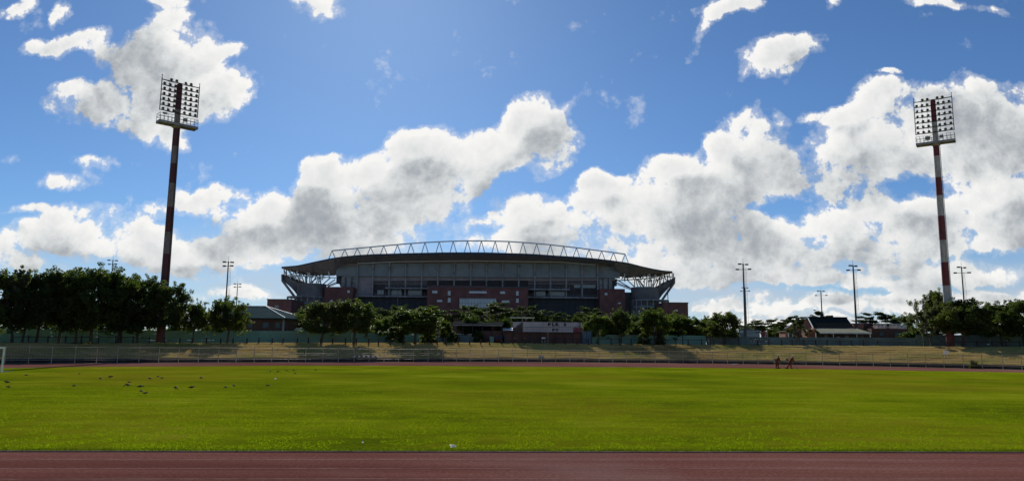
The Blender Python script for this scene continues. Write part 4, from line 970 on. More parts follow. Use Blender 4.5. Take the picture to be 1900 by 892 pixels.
    for k in range(10):
        x = xs0 + (xs1 - xs0) * (k + .02) / 9.1; b = MB(); b.bb(x - .09, x + .09, Y + .3, Y + .48, z0 - .3, zb - .14); b.build('pier', M['steel_dark'], r)
    a, zz = XZ(1007, 618); c, z3 = XZ(1011, 632); b = MB()
    x0, x1 = XZ(1015, 620)[0], XZ(1017.5, 620)[0]
    for x in (x0, x1): b.tube((x, Y - .1, z0 - .1), (x, Y + .05, zb), .025)
    z = z0 + .2
    while z < zb: b.tube((x0, Y - .05, z), (x1, Y - .05, z), .02); z += .25
    b.build('ladder', M['galv'], r)
    b = MB(); q0 = at(1005, 625.5, Y - .3); q1 = at(1012, 629, Y - .3); b.bb(q0.x, q1.x, Y - .3, Y - .2, q1.z, q0.z); b.bb(q0.x + .05, q0.x + .1, Y - .28, Y - .22, z0 - .1, q1.z); b.bb(q1.x - .1, q1.x - .05, Y - .28, Y - .22, z0 - .1, q1.z)
    tag(b.build('small_sign', M['white_paint']), 'small pale blank sign standing under the middle of the scoreboard', 'sign')
    # blue-grey sheeted gate panel right of the board
    Yp = 135.0; A, B = at(1080.5, 614, Yp), at(1097, 632, Yp); b = MB(); b.bb(A.x + .03, B.x, Yp, Yp + .15, z0 - .2, A.z); M['blue_sheet'] = mat('blue_grey_sheet', (.07, .12, .16), .7, .3, 1.5, stain=(.12, .16, .18)); g = empty('sheet_gate', (A.x, Yp, z0), 'blue-grey sheeted gate joined to the right end of the scoreboard', 'gate')
    b.build('sheet', M['blue_sheet'], g); b = MB(); b.bb(B.x, B.x + .18, Yp - .02, Yp + .2, z0 - .2, A.z + .2); b.bb((A.x + B.x) / 2 - .05, (A.x + B.x) / 2 + .05, Yp - .04, Yp - .005, z0, A.z); b.build('gate_post', M['steel_dark'], g)
scoreboard()
# ------------------------------------------------------------------ right hand house and its annexes
def house():
    Y = 142; z0 = 3.0; r = empty('gabled_house', (xz(1560, Y), Y, z0), 'brick house with dark gabled roof, white bargeboard and cream veranda roof', 'house')
    ze = at(1540, 607.5, Y).z; zr_ = at(1540, 589, Y + 4).z
    xl, xr = at(1509, 607, Y).x, at(1585, 607, Y).x; xrl, xrr = at(1499, 589, Y + 4).x, at(1571, 589, Y + 4).x
    # the gable end faces left; roof slopes towards us
    A, B, C, D = Vector((xl, Y, ze)), Vector((xr, Y, ze)), Vector((xrr, Y + 4, zr_)), Vector((xrl, Y + 4, zr_)); E, F = Vector((xl - 2.2, Y + 9, ze)), Vector((xr, Y + 9, ze))
    b = MB(); b.poly([A, B, C, D]); b.poly([D, C, F, E]); b.poly([B, F, C]); ro = b.build('roof', M['roof_black'], r)
    b = MB(); o = Vector((-.06, -.05, 0)); b.beam(A + o, D + o, .10, .26); b.beam(D + o, E + o, .10, .26); b.build('bargeboard', M['white_paint'], ro)
    b = MB(); x = xrl
    while x < xrr: b.tube((x, Y + 4, zr_ + .05), (x + .32, Y + 4, zr_ + .06), .11, .10, 6); x += .34
    b.build('ridge_tiles', M['roof_black'], ro)
    # brick gable wall and front wall
    b = MB(); b.prism([A + Vector((.25, .3, -.05)), D + Vector((.3, 0, -.2)), E + Vector((.3, -.3, -.05)), Vector((E.x + .3, E.y - .3, z0 - .3)), Vector((A.x + .25, A.y + .3, z0 - .3))], (.3, 0, 0)); gw = b.build('gable_wall', M['brick_orange'], r)
    b = MB(); b.bb(xl + .6, xr + 2, Y + .6, Y + .9, z0 - .3, ze - .1); fw = b.build('front_wall', M['brick_brown'], r)
    b = MB(); p = at(1519.5, 616.5, Y + .5); q = at(1527, 619.5, Y + .5)
    for (pa, pb, py, pq) in ((1553, 1558, 624, 627), (1530, 1536, 621, 630), (1568, 1575, 622, 628)):
        p, q = at(pa, py, Y + .5), at(pb, pq, Y + .5); b = MB(); b.bb(p.x, q.x, Y + .5, Y + .61, q.z, p.z); w = b.build('window', M['glass_pale'] if pa == 1553 else M['glass'], fw)
    # veranda
    a, c = at(1511, 608.6, Y - .1), at(1617, 617.2, Y - 2.6); cz = at(1560, 616.4, Y - 2.8).z; az = at(1550, 608.3, Y).z - .02
    xe = at(1617, 617, Y - 2.8).x; xt = at(1590, 609, Y).x
    b = MB(); b.prism([(a.x - .1, Y - 2.8, cz), (xe, Y - 2.8, cz), (xt, Y + .02, az), (a.x - .1, Y + .02, az)], (0, 0, -.07)); vr = b.build('veranda_roof', M['roof_cream'], r)
    b = MB(); b.bb(a.x - .1, xe, Y - 2.9, Y - 2.82, cz - .22, cz); b.build('fascia', M['white_paint'], vr)
    for px in (1514, 1546.5, 1590, 1615):
        x = at(px, 625, Y - 2.7).x; b = MB(); b.bb(x - .05, x + .05, Y - 2.75, Y - 2.65, z0 - .2, cz - .1); b.build('veranda_post', M['white_paint'], vr)
    # lower porch wing in front of the gable, pale gable trim
    p0, p1 = at(1498, 612, Y + 1), at(1512, 612, Y + 1); b = MB(); b.bb(p0.x, p1.x - .02, Y + 1.2, Y + 4, z0 - .3, at(1505, 610.5, Y).z); b.build('side_porch', M['brick_orange'], r)
    b = MB(); b.beam(at(1497, 613.5, Y + 1), at(1511.5, 608.6, Y + 1), .08, .16); b.build('porch_trim', M['white_paint'], r)
    # annexes
    for (x0, x1, y0, Yb, mm, lab) in ((1583.5, 1602, 600.2, 150, 'brick_orange', 'square brick block right behind the veranda roof'), (1598, 1617.5, 599.5, 152, 'brick_brown', 'darker brick block with sunlit side right of the gabled house')):
        A_, B_ = at(x0, y0, Yb), at(x1, y0, Yb); q = empty('brick_annex', ((A_.x + B_.x) / 2, Yb, z0), lab, 'building'); b = MB(); b.bb(A_.x, B_.x, Yb, Yb + 6, z0 - .3, A_.z); b.build('wall', M[mm], q)
        b = MB(); b.bb(A_.x - .06, B_.x + .06, Yb - .06, Yb + 6.06, A_.z, A_.z + .1); b.build('coping', M['concrete'], q)
    # long brick wall and balcony further right
    Yw = 146; A_, B_ = at(1617, 609, Yw), at(1692, 611, Yw); q = empty('brick_clubhouse', ((A_.x + B_.x) / 2, Yw, z0), 'long dark brick clubhouse with pale balcony railing on top, left of the leafy trees', 'building')
    b = MB(); b.bb(A_.x + .05, B_.x, Yw, Yw + 7, z0 - .3, A_.z); b.build('wall', M['brick_brown'], q)
    b = MB(); zt = at(1650, 600.5, Yw).z; n = 24
    x0, x1 = at(1622, 605, Yw).x, at(1682, 605, Yw).x
    for k in range(n + 1):
        x = x0 + (x1 - x0) * k / n
        if 9 < k < 12: continue
        b.bb(x - .035, x + .035, Yw + .1, Yw + .16, A_.z, zt)
    b.bb(x0, x1, Yw + .08, Yw + .18, zt, zt + .07); b.bb(x0, x1, Yw + .08, Yw + .18, A_.z + .3, A_.z + .36); b.build('balcony_railing', M['white_paint'], q)
    b = MB(); b.bb(at(1640, 606, Yw).x, at(1684, 606, Yw).x, Yw + 2.5, Yw + 6.8, A_.z, at(1655, 603.5, Yw).z); b.build('upper_room', M['brick_orange'], q)
    for (pa, pb) in ((1632, 1639), (1660, 1668)):
        b = MB(); p, s = at(pa, 616, Yw), at(pb, 622, Yw); b.bb(p.x, s.x, Yw - .06, Yw + .05, s.z, p.z); b.build('window', M['glass'], q)
    # little brick kiosk left of the willow
    Yk = 146; A_, B_ = at(1457, 614.5, Yk), at(1479, 615, Yk); q = empty('brick_kiosk', ((A_.x + B_.x) / 2, Yk, z0), 'little orange brick kiosk with white corner posts left of the house', 'kiosk')
    b = MB(); b.bb(A_.x, B_.x, Yk, Yk + 3.4, z0 - .3, A_.z); b.build('wall', M['brick_orange'], q)
    b = MB(); b.bb(A_.x - .15, B_.x + .15, Yk - .2, Yk + 3.6, A_.z, A_.z + .13); b.build('roof', M['roof_cream'], q)
    for pa in (1462.5, 1470.5): x = at(pa, 620, Yk).x; b = MB(); b.bb(x - .09, x + .09, Yk - .16, Yk - .02, z0 - .2, A_.z); b.build('post', M['white_paint'], q)
    b = MB(); x = at(1464, 620, Yk).x; b.bb(x, x + .55, Yk - .03, Yk + .02, z0, A_.z - .4); b.build('door', M['recess'], q)
house()
# blue notice board
def notice():
    Y = 150; z0 = 3.0; A, B = at(1371, 611, Y), at(1410, 628, Y); r = empty('notice_board', ((A.x + B.x) / 2, Y, z0), 'blue-grey notice board with faint white lines behind the low wall', 'sign')
    M['board_blue'] = mat('blue_grey_board', (.11, .16, .20), .7, .2, 1.5, stain=(.16, .2, .23)); b = MB(); b.bb(A.x, B.x, Y, Y + .12, B.z, A.z); p = b.build('panel', M['board_blue'], r)
    b = MB(); w = B.x - A.x; h = A.z - B.z
    for f, a, c in ((.80, .28, .95), (.64, .28, .80), (.50, .30, .95), (.36, .28, .93), (.22, .35, .95), (.10, .30, .85)):
        b.bb(A.x + w * a, A.x + w * c, Y - .02, Y - .004, B.z + h * f, B.z + h * (f + .06))
    b.bb(A.x + w * .05, A.x + w * .2, Y - .02, Y - .004, B.z + h * .62, B.z + h * .9)
    b.build('faded_lines', mat('faded_white_paint', (.42, .47, .49), .8, .2, 3), p)
    for x in (A.x + .3, B.x - .3): b = MB(); b.bb(x - .07, x + .07, Y + .13, Y + .27, z0 - .3, A.z); b.build('post', M['steel_dark'], r)
    A2, B2 = at(1412, 614, Y + .5), at(1424, 628, Y + .5); b = MB(); b.bb(A2.x, B2.x, Y + .5, Y + .6, B2.z, A2.z); r2 = empty('side_board', (A2.x, Y + .5, z0), 'narrow dark board with white slanting edge right of the blue notice board', 'sign'); b.build('panel', M['maroon'], r2)
    b = MB(); b.beam((A2.x + .7, Y + .44, B2.z), (B2.x - .2, Y + .44, A2.z), .08, .12); b.beam((B2.x - .06, Y + .44, B2.z), (B2.x - .06, Y + .44, A2.z), .08, .1); b.build('trim', M['white_paint'], r2)
notice()
# white sign on the bank at right
p = at(1755.5, 657, 108); Y = 108.0; A, B = at(1751, 649.5, Y), at(1760, 656.5, Y); r = empty('bank_sign', (A.x, Y, B.z - .4), 'small blank white sign on the bank in front of the right floodlight tower', 'sign')
b = MB(); b.bb(A.x, B.x, Y, Y + .04, B.z, A.z); b.build('panel', M['white_paint'], r)
b = MB(); b.bb(A.x + .1, A.x + .15, Y + .045, Y + .09, .5, A.z); b.bb(B.x - .15, B.x - .1, Y + .045, Y + .09, .5, A.z); b.build('post', M['galv'], r)
# parked cars showing over the walls
def car(px, Y, z0, rz, label, m):
    X = xz(px, Y); r = empty('parked_car', (X, Y, z0), label, 'car', 'parked cars showing over the walls'); u = Vector((math.cos(rz), math.sin(rz), 0)); v = Vector((-math.sin(rz), math.cos(rz), 0))
    def P(a, d, h): return Vector((X, Y, z0)) + u * a + v * d + Vector((0, 0, h))
    prof = [(-2.05, .35), (-2.1, .75), (-2.0, .95), (-1.1, 1.02), (1.75, 1.02), (2.1, .85), (2.12, .35)]
    b = MB(); b.prism([P(a, -.82, h) for a, h in prof], v * 1.64); b.build('body', m, r)
    c = [(-1.15, 1.01), (-.45, 1.42), (.1, 1.50), (.9, 1.47), (1.65, 1.01)]
    b = MB(); b.prism([P(a, -.70, h) for a, h in c], v * 1.40); b.build('windows', M['glass'], r)
    rf = [(-.5, 1.42), (.1, 1.51), (.9, 1.48), (.95, 1.52), (.1, 1.56), (-.52, 1.47)]
    b = MB(); b.prism([P(a, -.72, h) for a, h in rf], v * 1.44); b.build('roof', m, r)
    for a in (-1.35, 1.35):
        for d in (-.80, .80):
            b = MB(); b.tube(P(a, d - .1, .32), P(a, d + .1, .32), .32, .32, 14); b.build('wheel', M['tyre'], r)
M['car_red'] = mat('dark_red_car_paint', (.10, .02, .02), .3, .05, 2, spec=.6)
car(831, 141, 3.15, .05, 'white car, leftmost of the two roofs showing beside the bright tall bush', M['car_white'])
car(852, 141.5, 3.15, -.1, 'pale car parked between the bright bush and the shelter posts', M['car_white'])
car(871, 140.2, 3.1, .3, 'white hatchback with rounded roof parked right under the shelter edge', M['car_white'])
car(928, 137.6, 2.95, 1.35, 'dark car with bright arched windscreen frame beside the small green cabinet', M['car_red'])
car(1442, 139.5, 2.9, .05, 'white car behind the low wall left of the brick kiosk', M['car_white'])
# ------------------------------------------------------------------ things at the foot of the bank
g = gnd(660, 671.5); g2 = gnd(701, 672); Yh = (g.y + g2.y) / 2
r = empty('steeplechase_barrier', ((g.x + g2.x) / 2, Yh, 0), 'long black and white striped hurdle barrier standing at the track edge', 'barrier')
xa, xb = at(656, 663, Yh).x, at(703, 663, Yh).x; n = 11
M['black_paint'] = mat('black_paint', (.03, .03, .032), .6, .2, 4)
for k in range(n):
    b = MB(); b.bb(xa + (xb - xa) * k / n + .002, xa + (xb - xa) * (k + 1) / n - .002, Yh - .07, Yh + .07, .74, .90); b.build('stripe', M['white_paint'] if k % 2 == 0 else M['black_paint'], r)
for x in (xa + .3, xb - .35):
    b = MB(); b.bb(x - .05, x + .05, Yh - .05, Yh + .05, .05, .74); b.bb(x - .05, x + .05, Yh - .55, Yh + .55, .01, .08); b.build('leg', M['black_paint'], r)
# football goal at far left
Yg = 61.5; xg = at(3.2, 686, Yg).x
r = empty('football_goal', (xg - 3.6, Yg, 0), 'white metal goal frame cut off by the left edge of the photo', 'goal')
b = MB(); b.tube((xg, Yg, 0), (xg + .03, Yg, 1.98), .075, .075, 12); b.build('goal_post', M['white_paint'], r)
b = MB(); b.tube((xg - 7.3, Yg - 1.0, 0), (xg - 7.3, Yg - 1.0, 1.98), .075, .075, 12); b.build('goal_post', M['white_paint'], r)
b = MB(); b.tube((xg + .08, Yg, 1.98), (xg - 7.36, Yg - 1, 1.98), .075, .075, 12); b.build('crossbar', M['white_paint'], r)
b = MB(); b.tube((xg, Yg, .05), (xg + .28, Yg + .9, .04), .03); b.tube((xg + .28, Yg + .9, .04), (xg - 7.0, Yg + .1, .04), .03); b.build('ground_frame', M['steel_grey'], r)
# scraps on the grass and kit at the track edge
def scrap(px, py, s, name, label, m, h=.05, cat='litter'):
    g = gnd(px, py); b = MB(); rr = random.Random(int(px * 7)); k = 7
    ring = [(g.x + s * (.6 + .4 * rr.random()) * math.cos(2 * PI * i / k), g.y + s * .7 * (.6 + .4 * rr.random()) * math.sin(2 * PI * i / k), .02 + h * rr.random()) for i in range(k)]
    top = (g.x + s * .1, g.y, .03 + h)
    for i in range(k): b.poly([ring[i], ring[(i + 1) % k], top])
    b.poly([(x, y, .013) for x, y, z in ring]); tag(b.build(name, m), label, cat)
scrap(841, 829.5, .13, 'paper_scrap', 'crumpled white paper scrap on the grass near the track edge', M['white_paint'], .045)
scrap(673, 821, .035, 'paper_scrap', 'tiny white scrap in the grass left of the larger paper scrap', M['white_paint'], .02)
scrap(511, 703, .12, 'paper_scrap', 'tiny pale scrap on the grass right of the flock of birds', M['white_paint'], .05)
scrap(1318, 673.5, .8, 'folded_tarp', 'dark folded tarpaulin lying at the far track edge', M['steel_dark'], .25, 'tarpaulin')
scrap(1367, 676.2, 1.0, 'hose_coil', 'low dark coil of hose on the far track', M['steel_dark'], .12, 'hose')
scrap(1336, 679, .45, 'rubber_mat', 'small dark mat on the far red track', M['steel_dark'], .08, 'mat')
g = gnd(1308, 672); b = MB(); rr = random.Random(2)
r = empty('equipment_heap', (g.x, g.y, 0), 'small heap of dark boxes at the foot of the bank left of the workers', 'equipment')
for k in range(4): b = MB(); b.box((g.x + rr.uniform(-.7, .7), g.y + rr.uniform(-.3, .3), .25), (rr.uniform(.4, .8), .5, .5), rr.uniform(-.5, .5)); b.build('box', M['steel_dark'] if k != 1 else M['red_cloth'], r)
g = gnd(1004, 671); r = empty('concrete_step', (g.x, g.y + 1, 0), 'grey concrete block step at the gap in the retaining wall', 'step'); b = MB(); b.bb(g.x - .45, g.x + .45, g.y + .3, g.y + 1.2, 0, .95); b.build('block', M['concrete'], r)
b = MB(); b.bb(g.x + .5, g.x + 1.3, g.y + .9, g.y + 1.3, 0, .75); b.build('dark_side', M['recess'], r)
# ------------------------------------------------------------------ birds on the grass
def bird_mesh(pose):
    hd = {'up': (.155, .145), 'down': (.20, .035), 'mid': (.19, .10)}[pose]
    b = MB()
    prof = [(-.20, .075, .008), (-.15, .088, .022), (-.09, .10, .045), (-.02, .112, .060), (.05, .118, .056), (.10, .122, .040)]
    rows = []
    for (x, z, rr) in prof: rows.append([(x, rr * .85 * math.cos(t), z + rr * math.sin(t)) for t in [2 * PI * i / 10 for i in range(11)]])
    n = [(.10 + (hd[0] - .10) * f, .122 + (hd[1] - .122) * f, r_) for f, r_ in ((.4, .030), (.75, .024), (.95, .031), (1.15, .030), (1.32, .015))]
    for (x, z, rr) in n: rows.append([(x, rr * math.cos(t), z + rr * math.sin(t)) for t in [2 * PI * i / 10 for i in range(11)]])
    b.loft(rows); return b, hd
BIRD = {}
def make_bird(pose):
    b, hd = bird_mesh(pose); root = b.build('bird', M['bird'], None, origin=(0, 0, 0), smooth=True)
    k = MB(); sx = .045; e = Vector((hd[0] + .02, 0, hd[1] - .0)); d = Vector((.07, 0, -.035 if pose != 'up' else -.008)); k.tube(e, e + d, .010, .002, 5); bk = k.build('beak', M['beak'], None, origin=(0, 0, 0)); bk.parent = root
    for s in (-1, 1):
        l = MB(); l.path([(-.0, s * .03, .08), (-.012, s * .03, .04), (.0, s * .03, .012)], [.008, .005, .005], 5); l.tube((.0, s * .03, .014), (.035, s * .035, .012), .004, .003, 4); q = l.build('leg', M['beak'], None, origin=(0, 0, 0)); q.parent = root
        w = MB(); w.loft([[(.07, s * .050, .135), (.07, s * .056, .10)], [(-.05, s * .056, .135), (-.04, s * .060, .085)], [(-.22, s * .018, .085), (-.20, s * .022, .075)]]); q = w.build('wing', M['bird'], None, origin=(0, 0, 0)); q.parent = root
    return root
BP = [(38, 155), (48, 181), (148, 113), (450, 105), (421, 175), (573, 134), (628, 124), (733, 153), (724, 172), (797, 181), (802, 205), (827, 217), (851, 134), (899, 121), (921, 129), (998, 188), (1089, 186), (1144, 130), (1284, 182), (1330, 174), (1523, 172), (1540, 88), (1580, 92), (1631, 86), (1669, 85), (1678, 101), (1794, 82)]
order = sorted(range(len(BP)), key=lambda i: BP[i][0])
big = {0, 5, 6, 8, 9, 12, 15, 16, 17}
rr = random.Random(21)
for j, i in enumerate(order):
    cx, cy = BP[i]; g = gnd(cx / 3.065, 660 + cy / 3.065 + .7); pose = ['up', 'down', 'mid'][rr.randrange(3)]
    wd = {'up': 'standing upright', 'down': 'pecking head down', 'mid': 'walking with head forward'}[pose]
    lab = 'dark bird %s on the grass, %s from the left of the flock' % (wd, ORD[j])
    s = .95 if i in big else .7; rz = rr.choice([0, PI]) + rr.uniform(-.7, .7)
    if pose not in BIRD: o = make_bird(pose); BIRD[pose] = (o, KIDS(o)); 
    else:
        src, kids = BIRD[pose]; o = src.copy(); COL.objects.link(o)
        for q in kids: c = q.copy(); COL.objects.link(c); c.parent = o
    o.location = (g.x, g.y, .012); o.rotation_euler = (0, 0, rz); o.scale = (s, s, s); tag(o, lab, 'bird', 'dark birds feeding on the left of the grass')
# ------------------------------------------------------------------ two workers
def skin_body(name, J, E, rad, m, parent=None, sub=1, origin=(0, 0, 0)):
    me = bpy.data.meshes.new(name); me.from_pydata([tuple(Vector(j) - Vector(origin)) for j in J], E, []); me.materials.append(m)
    o = bpy.data.objects.new(name, me); COL.objects.link(o)
    sm = o.modifiers.new('Skin', 'SKIN'); sv = me.skin_vertices[0].data
    for i, r_ in enumerate(rad): sv[i].radius = (r_, r_ * (.8 if i in (0, 1, 2) else 1))
    sv[0].use_root = True
    s = o.modifiers.new('Subsurf', 'SUBSURF'); s.levels = sub; s.render_levels = sub
    dg = bpy.context.evaluated_depsgraph_get(); nm = bpy.data.meshes.new_from_object(o.evaluated_get(dg)); o.modifiers.clear(); o.data = nm
    for p in nm.polygons: p.use_smooth = True
    if parent: o.parent = parent
    return o
def worker(px, py, label, pose, tool_label):
    g = gnd(px, py, .01); f = pose['face']; B = Vector((g.x, g.y, .01))
    def T(p): return Vector((p[0] * f, p[1], p[2]))
    lean = pose['lean']
    pel = (0, 0, .90); wst = (.06 + lean * .1, 0, 1.08); chs = (.10 + lean * .32, 0, 1.30 - lean * .05); nk = (.13 + lean * .45, 0, 1.43 - lean * .10); hd = (.18 + lean * .54, 0, 1.57 - lean * .14); cr_ = (.19 + lean * .55, 0, 1.68 - lean * .14)
    J = [pel, wst, chs, nk, hd, cr_]; E = [(0, 1), (1, 2), (2, 3), (3, 4), (4, 5)]; rad = [.15, .145, .17, .065, .10, .07]
    hands = pose['hands']
    for s in (-1, 1):
        k = len(J); sh = (chs[0] + .03, s * .20, chs[2] + .05); hx, hz = hands[0 if s < 0 else 1]
        el = ((sh[0] + hx) / 2 - .05, s * .27, (sh[2] + hz) / 2 - .05); J += [sh, el, (hx, s * .12, hz)]; E += [(2, k), (k, k + 1), (k + 1, k + 2)]; rad += [.075, .055, .04]
        # hand: palm, four fingers and thumb curled round the handle
        h = len(J); J.append((hx + .06, s * .09, hz - .03)); E.append((h - 1, h)); rad.append(.036)
        for fi in range(4): q = len(J); J += [(hx + .11, s * (.06 + .02 * fi), hz - .05 + .015 * fi), (hx + .10, s * (.03 + .015 * fi), hz - .09 + .012 * fi)]; E += [(h, q), (q, q + 1)]; rad += [.011, .009]
        q = len(J); J.append((hx + .05, s * .05, hz + .02)); E.append((h, q)); rad.append(.012)
    feet = pose['feet']
    for s in (-1, 1):
        k = len(J); fx, kx, kz = feet[0 if s < 0 else 1]
        J += [(0.0, s * .10, .86), (kx, s * .11, kz), (fx, s * .12, .10), (fx + .17, s * .13, .04)]; E += [(0, k), (k, k + 1), (k + 1, k + 2), (k + 2, k + 3)]; rad += [.105, .07, .05, .045]
    W = [B + T(j) for j in J]
    body = skin_body('person', W, E, rad, M['skin'], None, 1, B); body.location = B; tag(body, label, 'person', 'two workers at the far edge of the grass')
    # overalls follow the body, a little fuller
    idx = [0, 1, 2]; CJ = [J[0], J[1], J[2], (nk[0] - .02, 0, nk[2] - .02)]; CE = [(0, 1), (1, 2), (2, 3)]; CR = [.185, .18, .205, .10]
    for a in (0, 1):
        b0 = 6 + a * 13; 
        sh, el, ha = J[b0], J[b0 + 1], J[b0 + 2]; k = len(CJ); w2 = tuple(np.array(el) * .12 + np.array(ha) * .88); CJ += [sh, el, w2]; CE += [(2, k), (k, k + 1), (k + 1, k + 2)]; CR += [.105, .08, .062]
    k0 = 6 + 26
    for a in (0, 1):
        h0, kn, an = J[k0 + a * 4], J[k0 + a * 4 + 1], J[k0 + a * 4 + 2]; k = len(CJ); CJ += [h0, kn, an]; CE += [(0, k), (k, k + 1), (k + 1, k + 2)]; CR += [.135, .10, .082]
        bm_ = MB(); t = J[k0 + a * 4 + 3]; bm_.path([B + T(an) + Vector((0, 0, .0)), B + T((an[0], an[1], .05))], [.06, .065], 8); bm_.path([B + T((an[0] - .05, an[1], .055)), B + T((t[0], t[1], .05)), B + T((t[0] + .06, t[1], .04))], [.06, .055, .03], 8)
        o = bm_.build('boot', M['boots'], None, origin=tuple(B)); o.location = (0, 0, 0); o.parent = body
    skin_body('overalls', [B + T(j) for j in CJ], CE, CR, M['red_cloth'], body, 1, B)
    c = MB(); H = B + T(cr_); c.lathe([(.125, -.06), (.12, 0), (.085, .055), (.02, .07)], tuple(H), 12); c.tube(H + Vector((f * .05, 0, -.045)), H + Vector((f * .2, 0, -.06)), .09, .05, 8); o = c.build('cap', M['cap'], None, origin=tuple(B)); o.location = (0, 0, 0); o.parent = body
    hx, hz = hands[1]; h2, hz2 = hands[0]
    # brush cutter held in both hands
    t = pose['tool']; tl = empty('brush_cutter', tuple(B + T((t[1][0], 0, t[1][1] - .02))), tool_label, 'brush cutter', 'tools held by the two workers')
    a, c_ = B + T((t[0][0], .02, t[0][1])), B + T((t[1][0], .02, t[1][1])); s = MB(); s.tube(a, c_, .022, .022, 8); s.build('shaft', M['steel_grey'], tl)
    s = MB(); s.box(tuple(a), (.30, .22, .22)); s.build('engine', M['steel_dark'], tl); s = MB(); s.tube(c_ - Vector((0, 0, .02)), c_ + Vector((0, 0, .03)), .16, .16, 14); s.build('cutter_head', M['steel_dark'], tl)
    s = MB(); m_ = a.lerp(c_, .45); s.path([m_ + Vector((0, -.25, .25)), m_, m_ + Vector((0, .25, .25))], [.018, .018, .018], 6); s.build('handle', M['steel_dark'], tl)
worker(1442, 683.3, 'worker in rust red overalls and pale cap, the left one of the pair', dict(face=1, lean=.15, hands=((.42, .92), (.30, 1.0)), feet=((.12, .10, .48), (-.10, -.02, .48)), tool=((-.15, 1.10), (1.05, .12))), 'brush cutter held low by the left worker')
worker(1466.5, 683.6, 'worker in rust red overalls bending forward, the right one of the pair', dict(face=1, lean=.45, hands=((.55, .80), (.45, .9)), feet=((.04, .06, .48), (-.42, -.10, .46)), tool=((-.35, 1.12), (.85, .12))), 'brush cutter held by the right bending worker')
# ------------------------------------------------------------------ trees
def leaf_cloud(centres, radii, n, size, seed, flat=1.0, droop=0.0, aspect=.55):
    g = np.random.default_rng(seed); C = np.array(centres); Rr = np.array(radii)
    w = Rr ** 2; w = w / w.sum(); idx = g.choice(len(C), n, p=w)
    d = g.normal(size=(n, 3)); d /= np.linalg.norm(d, axis=1)[:, None] + 1e-9
    rad = Rr[idx] * (g.random(n) ** .45)
    P = C[idx] + d * rad[:, None] * np.array([1, 1, flat])
    a = g.normal(size=(n, 3)); a[:, 2] = a[:, 2] * .6 - droop; a /= np.linalg.norm(a, axis=1)[:, None]
    b = g.normal(size=(n, 3)); b = np.cross(a, b); b /= np.linalg.norm(b, axis=1)[:, None] + 1e-9
    s = size * (.6 + .8 * g.random(n))[:, None]
    V = np.stack([P - a * s, P + b * s * aspect, P + a * s, P - b * s * aspect], axis=1).reshape(-1, 3)
    return V
def mesh_quads(name, V, m):
    n = len(V) // 4; me = bpy.data.meshes.new(name); me.vertices.add(len(V)); me.vertices.foreach_set('co', V.astype(np.float32).ravel())
    me.loops.add(n * 4); me.loops.foreach_set('vertex_index', np.arange(n * 4, dtype=np.int32))
    me.polygons.add(n); me.polygons.foreach_set('loop_start', np.arange(0, n * 4, 4, dtype=np.int32)); me.polygons.foreach_set('loop_total', np.full(n, 4, dtype=np.int32))
    me.update(calc_edges=True); me.materials.append(m); return me
